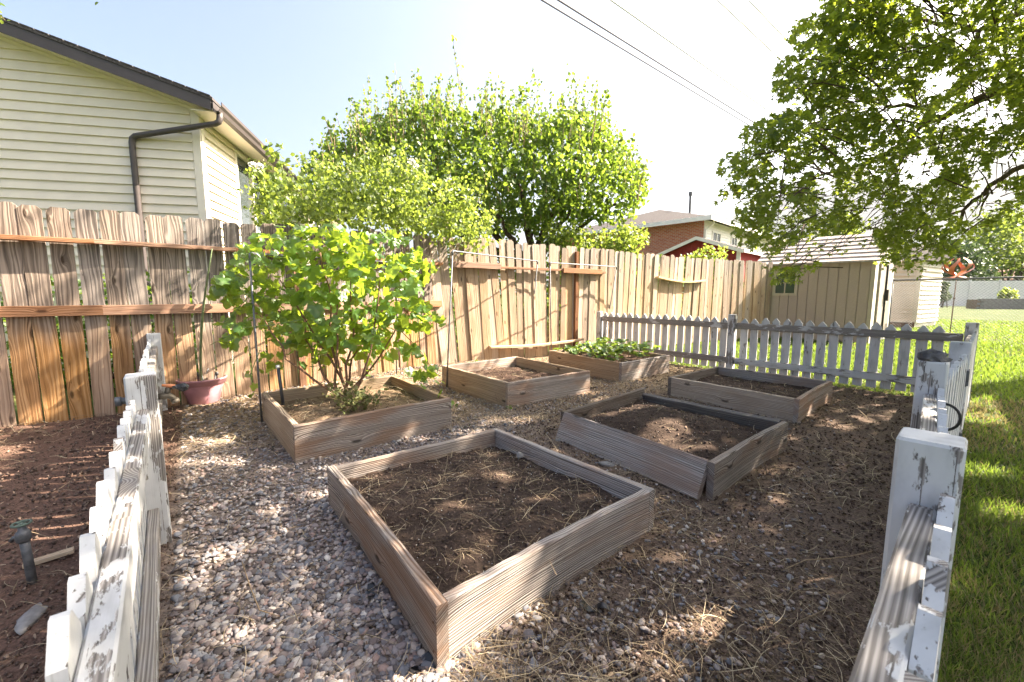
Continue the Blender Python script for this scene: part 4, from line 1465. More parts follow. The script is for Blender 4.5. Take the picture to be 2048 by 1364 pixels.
def ground_cover():
    def polar(n, az0, az1, r0, r1, k=1.0):
        az = np.radians(rng.uniform(az0, az1, n))
        u = rng.random(n)
        r = r0 * (r1 / r0) ** u if k == 1 else (r0 ** (1 - k) + u * (r1 ** (1 - k) - r0 ** (1 - k))) ** (1 / (1 - k))
        return r * np.sin(az), r * np.cos(az)
    # --- river gravel
    x, y = polar(100000, -62, 40, 0.75, 8.5)
    ok = free(x, y) & ~left_side(x, y)
    dens = 1 / (1 + np.exp((x + 0.35 * vnoise(x, y, 1.7, 7) * 2 + 0.02) / 0.10))          # path on the left
    dens = np.maximum(dens, 0.16 * (vnoise(x, y, 1.3, 9) + 0.5) + 0.03)
    dens = np.where((y > 3.6) & (x > -1.6) & (x < 1.6), np.maximum(dens, 0.6), dens)
    ok &= rng.random(len(x)) < dens
    x, y = x[ok], y[ok]
    r = np.hypot(x, y)
    near = r < 2.6
    for sel, (V, F), nm in ((near, ICO2, 'near'), (~near, ICO1, 'far')):
        xx, yy = x[sel], y[sel]
        n = len(xx)
        path = xx < 0.1
        s = np.where(path, rng.uniform(0.005, 0.0145, n) * (0.6 + 0.8 * rng.random(n) ** 2), rng.uniform(0.004, 0.012, n))
        s = s * np.clip(np.hypot(xx, yy) / 3.2, 1, 1.25)
        scl = np.stack([s * rng.uniform(0.9, 1.6, n), s * rng.uniform(0.7, 1.1, n), s * rng.uniform(0.35, 0.75, n)], 1)
        nrm = np.stack([rng.normal(0, 0.3, n), rng.normal(0, 0.3, n), np.ones(n)], 1)
        pos = np.stack([xx, yy, gz(xx, yy) + s * 0.25 + rng.uniform(0, 0.006, n)], 1)
        protos = []
        for q in range(4):
            d = np.array([mnoise.noise(Vector(v) * 1.3 + Vector((q * 9.1, 0, 0))) for v in V])
            W = V * (1 + 0.45 * d[:, None])
            for _ in range(9):                  # knock flats on it
                nv = rng.normal(0, 1, 3)
                nv /= np.linalg.norm(nv)
                W = W - np.maximum(W @ nv - rng.uniform(.55, .8), 0)[:, None] * nv
            protos.append(W)
        pick = rng.integers(0, 4, n)
        for q in range(4):
            k = pick == q
            m = scatter_mesh('gravel', protos[q], F, pos[k], rots(k.sum(), nrm[k]), scl[k], rng.random(k.sum()), STONE, True)
            o = obj('gravel', m)
            tag(o, f'{"coarse grey and pink river gravel on the path" if nm == "near" else "finer gravel between the raised beds"}', None, 'gravel of the garden', 'stuff')
    # --- clods of the beds and open soil
    x, y = polar(90000, -62, 62, 0.75, 8)
    ok = free(x, y) & ((x > 0.0) | left_side(x, y))
    x, y = x[ok], y[ok]
    n = len(x)
    s = (0.002 + 0.007 * rng.random(n) ** 3) * np.clip(np.hypot(x, y) / 2.0, 1, 1.6)
    CL.append((np.stack([x, y, gz(x, y) + s * 0.3 + 0.004], 1), s, rng.random(n), CLOD))
    for mat, lab in ((CLOD, 'dark crumbs of soil on the ground and in the beds'), (CLOD_TAN, 'dry tan crumbs of soil in the far beds')):
        g = [c for c in CL if c[3] is mat]
        pos = np.concatenate([c[0] for c in g])
        s = np.concatenate([c[1] for c in g])
        t = np.concatenate([c[2] for c in g])
        n = len(s)
        V, F = ICO1
        V = V[:, :] * (1 + 0.4 * np.array([mnoise.noise(Vector(v) * 1.7) for v in V])[:, None])
        V0, F0 = (V, F)
        m = scatter_mesh('soil_crumbs', np.array([(1, 0, -.3), (-.5, .87, -.4), (-.5, -.87, -.3), (0.1, 0, .9), (0.2, .1, -.9)]), np.array([(0, 1, 3), (1, 2, 3), (2, 0, 3), (1, 0, 4), (2, 1, 4), (0, 2, 4)]),
                         pos, rots(n, rng.normal(0, 1, (n, 3))), np.stack([s * rng.uniform(.7, 1.4, n), s, s * rng.uniform(.6, 1.1, n)], 1), t, mat, True)
        tag(obj('soil_crumbs', m), lab, None, None, 'stuff')
    # --- bark chips and leaf litter
    x, y = polar(52000, -62, 62, 0.75, 8.5)
    ok = free(x, y)
    dens = np.where(x < -0.1, np.where(y > 2.0, 0.5, 0.16), 0.5)
    dens = np.where(y - 0.3 * x > 3.4, 0.8, dens)
    dens = np.where(left_side(x, y), 0.3, dens)
    ok &= rng.random(len(x)) < dens
    x, y = x[ok], y[ok]
    n = len(x)
    s = (0.0025 + 0.009 * rng.random(n) ** 2.2) * np.clip(np.hypot(x, y) / 2.5, 1, 1.8)
    V = np.array([(-1, -.35, 0), (-.2, -.5, .12), (1, -.2, 0), (.9, .25, .05), (.1, .45, .16), (-.9, .3, .02)])
    m = scatter_mesh('bark_chips', V, np.array([(0, 1, 4, 5), (1, 2, 3, 4)]), np.stack([x, y, gz(x, y) + 0.008 + rng.uniform(0, .008, n)], 1),
                     rots(n, np.stack([rng.normal(0, .35, n), rng.normal(0, .35, n), np.ones(n)], 1)), np.stack([s, s * rng.uniform(.4, 1, n), s], 1), rng.random(n) ** 1.3, CHIP)
    tag(obj('bark_chips', m), 'bark chips and dead leaf litter over the garden ground', None, None, 'stuff')
    # --- straw and dry grass stalks
    x, y = polar(95000, -62, 62, 0.75, 9)
    ok = free(x, y)
    patch = np.clip((vnoise(x, y, 1.1, 21) + vnoise(x, y, 2.7, 22) * 0.6 + 0.5), 0, 1)
    dens = np.where(x < -0.15, 0.06, 0.05 + 0.8 * patch ** 2.5)
    dens = np.where(y - 0.3 * x > 3.3, 0.95, dens)
    dens = np.where(left_side(x, y), 0.06 + 0.4 * (edge_dist(WOOD_FENCE, x, y, False) < 0.7), dens)
    dens *= np.where(np.hypot(x, y) < 1.6, 0.7, 1)
    ok &= rng.random(len(x)) < dens
    x, y = x[ok], y[ok]
    pos = np.stack([x, y, gz(x, y) + 0.012 + rng.uniform(0, 0.012, len(x))], 1)
    pos = np.concatenate([pos] + [s[0] for s in STR])
    n = len(pos)
    r = np.hypot(pos[:, 0], pos[:, 1])
    ln = rng.uniform(0.018, 0.06, n) * (1 + 2.2 * (rng.random(n) < 0.07))
    wd = rng.uniform(0.0005, 0.0011, n) * np.clip(r / 2.2, 1, 2.5)
    protos = []
    for q in range(4):
        b = (0.0, 0.12, -0.2, 0.3)[q]
        P = []
        for u in (-1, -.4, .3, 1):
            yb = b * (1 - u * u)
            P += [(u, yb - 1, 0.10 * (1 - u * u)), (u, yb + 1, 0.10 * (1 - u * u))]
        protos.append((np.array(P), b))
    Fq = np.array([(0, 2, 3, 1), (2, 4, 5, 3), (4, 6, 7, 5)])
    pick = rng.integers(0, 4, n)
    for q in range(4):
        k = pick == q
        P, b = protos[q]
        V = P.copy()
        # bend is along y in units of length: keep width separate
        cen = np.repeat((P[0::2, 1] + P[1::2, 1]) / 2, 2)
        nk = k.sum()
        R_ = rots(nk, np.stack([rng.normal(0, .22, nk), rng.normal(0, .22, nk), np.ones(nk)], 1))
        side = (P[:, 1] - cen)
        W = np.stack([np.outer(ln[k], P[:, 0]), np.outer(ln[k], cen) + np.outer(wd[k], side), np.outer(ln[k], P[:, 2])], 2)
        Pw = np.einsum('nij,nvj->nvi', R_, W) + pos[k][:, None]
        m = scatter_mesh('straw', np.zeros((8, 3)), Fq, pos[k][:1].repeat(nk, 0) * 0, np.tile(np.eye(3), (nk, 1, 1)), np.ones(nk), rng.random(nk), STRAW)
        m.vertices.foreach_set('co', Pw.astype(np.float32).ravel())
        m.update()
        tag(obj('dry_straw', m), 'dry straw and grass stalks strewn over the garden', None, 'loose straw', 'stuff')


ground_cover()


def specks():
    pos = []
    for poly, z, n in ((bA, .118, 260), (bC, .15, 160), (bD, .105, 40)):
        p = np.array(poly)
        lo, hi = p.min(0), p.max(0)
        x, y = rng.uniform(lo[0], hi[0], n * 2), rng.uniform(lo[1], hi[1], n * 2)
        ctr = p.mean(0)
        k = inside(ctr + (p - ctr) * .9, x, y)
        pos.append(np.stack([x[k], y[k], np.full(k.sum(), z + .012)], 1))
    pos = np.concatenate(pos)
    n = len(pos)
    m = scatter_mesh('perlite', np.array([(1, 0, -.3), (-.5, .87, -.4), (-.5, -.87, -.3), (0.1, 0, .9)]), np.array([(0, 1, 3), (1, 2, 3), (2, 0, 3), (0, 2, 1)]), pos, rots(n, rng.normal(0, 1, (n, 3))),
                     rng.uniform(.0012, .0032, n), rng.uniform(.9, 1, n), WHITE)
    tag(obj('perlite_specks', m), 'tiny white perlite specks in the bed soil', None, None, 'stuff')


specks()


def lawn_grass():
    V = np.array([(-1, 0, 0), (1, 0, 0), (-.75, .18, .55), (.75, .18, .55), (0, .5, 1.0)])
    F = np.array([(0, 1, 2), (1, 3, 2), (2, 3, 4)])
    n = 210000
    az = np.radians(rng.uniform(4, 58, n))
    r = 0.9 * (26 / 0.9) ** (rng.random(n) ** 0.9)
    x, y = r * np.sin(az), r * np.cos(az)
    ok = ~inside([(CORNER[0] - .1, CORNER[1]), (0.72, 0.78), (1.7, 1.74), (2.66, 2.54), (4.46, 4.05), (1.55, 7.35), (1.6, 7.7), (-3, 4)], x, y)
    ok &= (edge_dist(WOOD_FENCE, x, y, False) > 0.1)
    right_of = (y < 8.2 + (x - 1.6) * 0.62)
    ok &= right_of
    ok &= ~inside([(7.9, 9.1), (6.35, 10.7), (7.9, 12), (9.6, 10.4)], x, y)
    x, y, r = x[ok], y[ok], r[ok]
    n = len(x)
    dry = np.clip(vnoise(x, y, 0.8, 31) + 0.4 * vnoise(x, y, 3, 32) + 0.42, 0, 1)
    dry = np.where(y < 4.2, dry * 1.5, dry * 0.6)
    isd = rng.random(n) < np.clip(dry - 0.30, 0, 0.75)
    h = rng.uniform(0.03, 0.065, n) * np.where(isd, 0.8, 1) * np.clip(r / 6, 1, 1.5)
    w = rng.uniform(0.0009, 0.0018, n) * np.clip(r / 1.8, 1, 9)
    pos = np.stack([x, y, np.full(n, -0.037)], 1)
    lean = rng.normal(0, 0.35, (n, 2))
    nrm = np.stack([lean[:, 0], lean[:, 1], np.ones(n)], 1)
    R_ = rots(n, nrm)
    scl = np.stack([w, h * 0.9, h], 1)
    for k, mat, lab in ((~isd, GRASS, 'green grass blades of the lawn'), (isd, DRY_GRASS, 'dry straw-coloured blades in the lawn')):
        m = scatter_mesh('lawn_grass', V, F, pos[k], R_[k], scl[k], rng.random(k.sum()), mat)
        tag(obj('lawn_grass', m), lab, None, None, 'stuff')


lawn_grass()


# ------------------------------------------------------------------ small things in the garden
def stone(name, label, p, s, mat, seed, sink=0.3):
    V, F = ICO2
    d = np.array([mnoise.fractal(Vector(v) * 1.1 + Vector((seed * 3.7, 1.1, 0)), 0.9, 2, 4) for v in V])
    W = V * (1 + 0.38 * d[:, None]) * np.array(s)
    m = bpy.data.meshes.new(name)
    m.from_pydata(W.tolist(), [], F.tolist())
    m.polygons.foreach_set('use_smooth', [True] * len(F))
    m.materials.append(mat)
    o = obj(name, m, None, Matrix.Translation((p[0], p[1], p[2] + s[2] * (1 - 2 * sink) * 0.5)) @ Matrix.Rotation(seed * 1.3, 4, 'Z'))
    return tag(o, label, 'rock')


p2 = RIGHT_POST[1]
V, F = ico(3)
d = np.array([mnoise.fractal(Vector(v) * 1.6 + Vector((5, 1, 0)), 0.6, 2.2, 6) for v in V])
W = V * (1 + 0.35 * d[:, None]) * np.array((0.048, 0.038, 0.034))
W[:, 2] = np.maximum(W[:, 2], -0.012)
m = bpy.data.meshes.new('rock')
m.from_pydata(W.tolist(), [], F.tolist())
m.materials.append(ROCK)
tag(obj('rock', m, None, Matrix.Translation((p2[0] - 0.005, p2[1], 0.812)) @ Matrix.Rotation(-0.35, 4, 'Z')), 'flat dark craggy rock lying on top of the fence post', 'rock')
stone('rock', 'white stone at the back corner of the nearest bed', (*on_z(1040, 915, 0.125)[:2], 0.135), (0.026, 0.022, 0.018), PALE_ROCK, 1)
stone('rock', 'pale oval stone lying between the nearest bed and the broken bed', (*on_z(1214, 932)[:2], 0.005), (0.055, 0.035, 0.022), PALE_ROCK, 2)
stone('rock', 'brown rounded stone at the left corner of the broken bed', (*on_z(1117, 884)[:2], 0.005), (0.026, 0.02, 0.018), PALE_ROCK, 3)
q = on_z(62, 1236)
stone('rock', 'flat pale stone on the soil left of the picket fence', (q[0], q[1], 0.0), (0.075, 0.03, 0.014), PALE_ROCK, 4)
q = on_z(100, 1122)
mb = MB().box((0, 0, 0.012), (0.14, 0.03, 0.016))
tag(obj('wood_scrap', mb.mesh('wood_scrap', PALE_PINE_X), None, frame((q[0], q[1], float(gz(q[0], q[1]))), (0.75, 0.65, 0.05))), 'pale wood scrap lying beside the standpipe', 'wood scrap')


def scrap(label, px, py, s, seed):
    q = on_z(px, py)
    r = random.Random(seed)
    n = 7
    v, f = [], []
    for j in range(n):
        for i in range(4):
            v.append(((j / (n - 1) - .5) * s * 2 + r.uniform(-.1, .1) * s, (i / 3 - .5) * s * 0.6 * (1 - .5 * abs(j / (n - 1) - .5)) + r.uniform(-.05, .05) * s,
                      s * 0.22 * r.random() + 0.012 + s * .18 * math.sin(j * 1.3)))
    f = [(j * 4 + i, (j + 1) * 4 + i, (j + 1) * 4 + i + 1, j * 4 + i + 1) for j in range(n - 1) for i in range(3)]
    mb = MB()
    mb.add(v, f)
    o = obj('fabric_scrap', mb.mesh('fabric_scrap', BLACK, True), None, frame((q[0], q[1], float(gz(q[0], q[1]))), (math.cos(seed), math.sin(seed), 0)))
    tag(o, label, 'fabric scrap', 'black landscape fabric scraps')


scrap('torn black fabric scrap behind the nearest bed', 935, 858, 0.04, 1)
scrap('black fabric scrap on the gravel by the left side of the nearest bed', 742, 1190, 0.045, 5)
scrap('black fabric strip poking from mulch right of the front bed board', 1190, 1222, 0.05, 3)
scrap('black fabric scrap under the front corner of the nearest bed', 850, 1330, 0.05, 4)
scrap('black fabric scrap by the left corner of the grapevine bed', 546, 900, 0.03, 2)


def straw_stalk(label, pts, r=0.0022):
    P = [(*on_z(a, b)[:2], 0.03 + 0.012 * math.sin(i * 1.7)) for i, (a, b) in enumerate(pts)]
    mb = MB()
    mb.tube(P, [r] * (len(P) - 1) + [r * .5], 5)
    c = P[len(P) // 2]
    o = obj('grass_stalk', mb.mesh('grass_stalk', TWIG, True))
    tag(o, label, 'stalk', 'long dry stalks')


straw_stalk('long curved dry stalk on the mulch left of the right fence post', [(1562, 1156), (1610, 1140), (1655, 1130), (1700, 1121), (1745, 1118)])
straw_stalk('long dry stalk on the gravel left of the front corner', [(485, 1138), (500, 1190), (520, 1235), (560, 1243)])
straw_stalk('pale stalk crossing the soil in the nearest bed', [(880, 1048), (915, 1090), (945, 1128), (985, 1120)], 0.0018)
straw_stalk('dry stalk lying near the lower right rail', [(1590, 1262), (1650, 1242), (1700, 1252)], 0.0018)
straw_stalk('dry stalk on soil left of the picket fence', [(0, 1108), (60, 1080), (120, 1092)], 0.002)


def pot():
    q = on_z(384, 815)
    c = np.array((q[0], q[1] + 0.16, float(gz(q[0], q[1]))))
    t = thing('plant_pot', 'faded pink plastic pot holding loose stakes against the cedar fence', 'plant pot', c)
    prof = [(0.0, 0.0), (0.118, 0.0), (0.128, 0.012), (0.152, 0.12), (0.176, 0.19), (0.178, 0.196), (0.190, 0.198), (0.196, 0.235), (0.203, 0.238), (0.205, 0.252), (0.196, 0.254), (0.188, 0.245),
            (0.176, 0.20), (0.15, 0.12), (0.0, 0.115)]
    mb = MB()
    mb.lathe(prof, c, 40)
    obj('pot_body', mb.mesh('pot_body', PINK, True), t)
    r = random.Random(4)
    k = 0
    for i in range(11):
        a = r.uniform(0, 2 * PI)
        rr = r.uniform(0.03, 0.13)
        b = (c[0] + rr * math.cos(a), c[1] + rr * math.sin(a) * .8, c[2] + 0.12)
        lean = (r.uniform(-.08, .08), r.uniform(-.04, .06))
        h = r.uniform(0.17, 0.26)
        e = (b[0] + lean[0], b[1] + lean[1], b[2] + h)
        mb = MB()
        mb.tube([b, e], 0.008, 8)
        if i % 2:
            mb.tube([(e[0], e[1], e[2] - 0.03), (e[0], e[1], e[2] + 0.004)], 0.012, 8)
        o = obj('garden_stake', mb.mesh('garden_stake', IRON if i % 3 == 0 else TWIG, True))
        tag(o, 'short dark stake standing in the pink pot' if i % 3 == 0 else 'short pale wooden stake standing in the pink pot', 'stake', 'dark stakes in the pink pot' if i % 3 == 0 else 'pale stakes in the pink pot')
    mb = MB()
    a0 = np.array((c[0] - 0.02, c[1], c[2] + 0.12))
    top = at_depth(424, 498, 3.35)
    pts = [a0 + (top - a0) * u + np.array((-.05, 0, 0)) * math.sin(PI * u) * .8 for u in np.linspace(0, 1, 9)]
    mb.tube(pts, [0.0105] * 5 + [0.009, 0.008, 0.006, 0.004], 8)
    tag(obj('bamboo_cane', mb.mesh('bamboo_cane', BAMBOO, True)), 'tall thin green bamboo cane leaning out of the pink pot', 'cane')


pot()


def standpipe():
    q = on_z(66, 1166)
    c = np.array((q[0], q[1], float(gz(q[0], q[1]))))
    t = thing('standpipe', 'grey garden standpipe with a valve wheel in the soil left of the picket fence', 'standpipe', c)
    h = 0.175
    mb = MB()
    mb.tube([c + (0, 0, -0.05), c + (-0.006, 0, h * .6), c + (-0.012, 0, h)], 0.0135, 12)
    obj('pipe', mb.mesh('pipe', IRON, True), t)
    k = c + (-0.012, 0, h)
    mb = MB()
    mb.lathe([(0.0, -.012), (0.017, -.012), (0.021, -0.004), (0.021, 0.022), (0.016, 0.03), (0.011, 0.034), (0.011, 0.05), (0.0, 0.052)], k, 14)
    mb.tube([k + (-.012, 0, 0.006), k + (-.032, -.004, 0.004), k + (-.04, -.006, -.008)], 0.008, 8)
    obj('valve', mb.mesh('valve', IRON, True), t)
    mb = MB()
    wv = [(0.024 * math.cos(a), 0.024 * math.sin(a), 0.058) for a in np.linspace(0, 2 * PI, 17)]
    mb.tube([k + np.array(w) for w in wv], 0.0045, 6, False)
    for a in (0, PI / 2):
        mb.tube([k + (0.023 * math.cos(a), 0.023 * math.sin(a), .058), k - (0.023 * math.cos(a), 0.023 * math.sin(a), -.058)], 0.003, 6)
    mb.tube([k + (0, 0, .045), k + (0, 0, .062)], 0.006, 8)
    obj('valve_wheel', mb.mesh('valve_wheel', plain('green_brass', (0.13, 0.17, 0.13), 0.6, 0.4, 0.5), True), t)


standpipe()


def faucet():
    d = (LEFT_END - CORNER) / np.linalg.norm(LEFT_END - CORNER)
    n = np.array((d[1], -d[0]))
    m = CORNER + d * 2.28
    c = np.array((m[0], m[1], 0.64)) + np.array((*n, 0)) * 0.05
    n3, d3, z3 = np.array((*n, 0)), np.array((*d, 0)), np.array((0, 0, 1))
    t = thing('hose_faucet', 'brass hose faucet on the left fence post, handle wrapped in black plastic', 'faucet', c)
    mb = MB()
    mb.tube([c - n3 * 0.125, c - n3 * 0.11, c - n3 * 0.055], 0.014, 10)
    mb.tube([c - n3 * 0.135, c - n3 * 0.115], 0.019, 10)
    obj('pipe', mb.mesh('pipe', IRON, True), t)
    mb = MB()
    mb.tube([c, c + n3 * 0.02, c + n3 * 0.036, c + n3 * 0.047 - z3 * 0.010, c + n3 * 0.055 - z3 * 0.024], [0.013, 0.015, 0.014, 0.012, 0.011], 10)
    mb.tube([c + n3 * 0.053 - z3 * 0.020, c + n3 * 0.059 - z3 * 0.034], 0.0155, 10)
    mb.tube([c + n3 * 0.030, c + n3 * 0.035 + z3 * 0.035], [0.012, 0.009], 10)
    obj('faucet_body', mb.mesh('faucet_body', plain('dull_old_brass', (0.10, 0.085, 0.065), 0.6, 0.3, 0.4, 0.4, 40), True), t)
    mb = MB()
    mb.tube([c + n3 * 0.015 + z3 * 0.048, c + n3 * 0.04 + z3 * 0.042, c + n3 * 0.06 + z3 * 0.038], [0.005, 0.008, 0.007], 8)
    obj('handle', mb.mesh('handle', plain('orange_tape', (0.55, 0.2, 0.08), 0.5), True), t)
    mb = MB()
    pts = [c + n3 * (0.045 + 0.06 * u) + z3 * (0.036 - 0.01 * u) for u in np.linspace(0, 1, 7)]
    mb.tube(pts, [0.006, 0.011, 0.010, 0.015, 0.018, 0.017, 0.009], 9)
    r = random.Random(2)
    mb.v = [(x + r.uniform(-.003, .003), y + r.uniform(-.003, .003), z + r.uniform(-.003, .003)) for x, y, z in mb.v]
    obj('plastic_wrap', mb.mesh('plastic_wrap', BLACK), t)


faucet()


# ------------------------------------------------------------------ pipe frames over the beds
def pipe_frame(label, a, b, ta, tb, r=0.0085, foot=-0.02):
    """two legs and a top bar of conduit; a,b ground points, ta,tb tops"""
    t = thing('trellis_frame', label, 'trellis', (a[0], a[1], 0), 'conduit trellis frames')
    for g, tp in ((a, ta), (b, tb)):
        mb = MB()
        mb.tube([g, tp], r, 10)
        obj('leg', mb.mesh('leg', STEEL, True), t)
    A, B = np.array(ta), np.array(tb)
    mb = MB()
    mb.tube([A + (0, 0, .0), A + (B - A) * .02 + (0, 0, 0.012), A + (B - A) * .98 + (0, 0, 0.012), B], r, 10)
    obj('top_bar', mb.mesh('top_bar', STEEL, True), t)
    for p, q in ((A, B), (B, A)):
        e = (q - p) / np.linalg.norm(q - p)
        mb = MB()
        mb.tube([p - (0, 0, .035), p + (0, 0, 0.002), p + e * .015 + (0, 0, .013), p + e * .05 + (0, 0, .013)], r * 1.45, 10)
        obj('elbow', mb.mesh('elbow', STEEL, True), t)
    return t


g1 = (*on_z(524, 846)[:2], -0.03)
g2 = (*on_z(793, 757)[:2], -0.03)
pipe_frame('vine-covered grey conduit trellis at the grapevine bed', g1, g2, at_depth(499, 510, g1[1] - 0.02), at_depth(795, 527, g2[1]))
g1 = (*on_z(893, 777)[:2], -0.03)
g2 = (*on_z(1057, 712)[:2], 0.0)
pipe_frame('leaning conduit trellis over the bed with knotty grey board', g1, g2, at_depth(905, 504, g1[1] + 0.05), at_depth(1075, 524, g2[1] - 0.45))
g1 = (*on_z(1103, 734)[:2], -0.03)
g2 = (*on_z(1206, 700)[:2], 0.0)
pipe_frame('leaning conduit trellis over the strawberry bed', g1, g2, at_depth(1100, 527, g1[1]), at_depth(1233, 535, g2[1] - 0.35))


def stake(name, label, px, py, ptx, pty, r, mat, z=0.0, cap=None, dy=0.0, cat='stake', group=None):
    b = on_z(px, py, z)
    tp = at_depth(ptx, pty, b[1] + dy)
    t = None
    mb = MB()
    mb.tube([b - (0, 0, 0.06), tp], r, 10)
    if cap:
        t = thing(name, label, cat, b)
        obj('tube', mb.mesh('tube', mat, True), t)
        e = (tp - b) / np.linalg.norm(tp - b)
        mb = MB()
        mb.tube([tp - e * 0.015, tp + e * .004, tp + e * 0.008], [r * 1.3, r * 1.3, r * .9], 12)
        obj('end_cap', mb.mesh('end_cap', cap, True), t)
    else:
        tag(obj(name, mb.mesh(name, mat, True)), label, cat, group)


stake('pipe_stub', 'dark grey pipe stub with a white cap in the grapevine bed', 567, 808, 556, 732, 0.013, CHARCOAL, 0.165, WHITE, cat='pipe')
stake('rebar_stake', 'thin rusty stake before the fence boards left of the low white rail', 953, 728, 955, 664, 0.010, RUST, group='rusty rebar stakes')
stake('rebar_stake', 'dark stake behind the strawberry plants at the fence corner', 1199, 692, 1214, 652, 0.012, IRON, 0.2, group='rusty rebar stakes')


# ------------------------------------------------------------------ foliage tools
LEAF_OVAL = (np.array([(0, 0, 0), (.36, .28, .10), (.33, .68, .10), (0, 1.0, 0.0), (-.33, .68, .10), (-.36, .28, .10)]) - np.array([0, .5, 0]), np.array([(0, 1, 2, 3), (0, 3, 4, 5)]))


def maple_leaf():
    tips = [(-100, .62), (-48, .95), (0, 1.05), (48, .95), (100, .62)]
    notch = [(-150, .22), (-74, .45), (-24, .5), (24, .5), (74, .45), (150, .22)]
    P = [(0, 0, 0)]
    pol = lambda a, r, z: (r * math.sin(rad(a)), r * math.cos(rad(a)), z)
    for a, r in notch:
        P.append(pol(a, r, 0.12))
    for a, r in tips:
        P.append(pol(a, r, -0.22))
    F = [(0, 1 + k, 7 + k, 2 + k) for k in range(5)]
    return np.array(P), np.array(F)


LEAF_MAPLE = maple_leaf()


def grape_leaf(seed):
    r = random.Random(seed)
    pts = []
    pol = [(180, .18), (155, .62), (125, .78), (100, .70), (72, .92), (48, .74), (25, .90), (0, 1.12), (-25, .90), (-48, .74), (-72, .92), (-100, .70), (-125, .78), (-155, .62)]
    P = [(0, 0, 0.0)]
    fold = r.uniform(0.05, 0.35)
    cup = r.uniform(-0.25, 0.15)
    for a, q in pol:
        q *= r.uniform(.92, 1.06) * 0.56
        x, y = q * math.sin(rad(a)), q * math.cos(rad(a))
        P.append((x, y, fold * abs(x) + cup * q * q + r.uniform(-.02, .02)))
    n = len(pol)
    O = np.array(P[1:])
    I = O * np.array((.55, .55, .3)) + np.array((0, 0, 1)) * (0.035 + 0.05 * np.array([math.cos(rad(a * 2.5)) for a, q in pol])[:, None])
    V = np.concatenate([[P[0]], I, O])
    F = [(0, 1 + k, 1 + (k + 1) % n) for k in range(n)]
    for k in range(n):
        k2 = (k + 1) % n
        F += [(1 + k, 1 + n + k, 1 + n + k2), (1 + k, 1 + n + k2, 1 + k2)]
    return V, np.array(F)


def crown_points(poly, Y0, thick, n, rs, grow=1.0, bias=0.0):
    """points filling a crown whose outline (photograph pixels) is given at distance Y0, thick metres deep"""
    poly = np.array(poly, float)
    lo, hi = poly.min(0), poly.max(0)
    out = []
    got = 0
    while got < n:
        x, y = rs.uniform(lo[0], hi[0], n * 2), rs.uniform(lo[1], hi[1], n * 2)
        k = inside(poly, x, y)
        out.append(np.stack([x[k], y[k]], 1))
        got += k.sum()
    P = np.concatenate(out)[:n]
    d = edge_dist(poly, P[:, 0], P[:, 1]) / FPX * Y0
    half = np.minimum(thick, 0.15 + grow * np.sqrt(d * thick))
    dy = rs.uniform(-1, 1, n)
    dy = np.sign(dy) * np.abs(dy) ** 0.8 * half + bias
    return at_depth(P[:, 0], P[:, 1], Y0 + dy), dy / np.maximum(half, .01)


def leaves_mesh(name, proto, pos, size, mat, up=0.5, droop=0.0, nrm=None):
    n = len(pos)
    N = rng.normal(0, 1, (n, 3))
    N /= np.linalg.norm(N, axis=1, keepdims=True)
    N[:, 2] = np.abs(N[:, 2]) * 0.6 + up
    if nrm is not None:
        N = N * 0.7 + nrm
    return scatter_mesh(name, proto[0], proto[1], pos, rots(n, N), size, rng.random(n), mat)


def branch(mb, p, d, L, r0, depth, rs, ends, gnarl=0.25, up=0.1, n=5):
    """a limb that wanders and forks; collects its end points"""
    pts, rr = [np.array(p, float)], [r0]
    d = np.array(d, float)
    for i in range(n):
        d = d + rs.normal(0, gnarl, 3) + np.array((0, 0, up))
        d /= np.linalg.norm(d)
        pts.append(pts[-1] + d * L / n)
        rr.append(r0 * (1 - 0.6 * (i + 1) / n))
    mb.tube(pts, rr, 6 if r0 > .03 else 4, False)
    ends.append(pts[-1])
    if depth > 0:
        for k in range(rs.integers(2, 4)):
            i = rs.integers(2, n + 1)
            dd = d + rs.normal(0, 0.75, 3)
            branch(mb, pts[i], dd / np.linalg.norm(dd), L * rs.uniform(.5, .8), rr[i] * .7, depth - 1, rs, ends, gnarl, up, n)


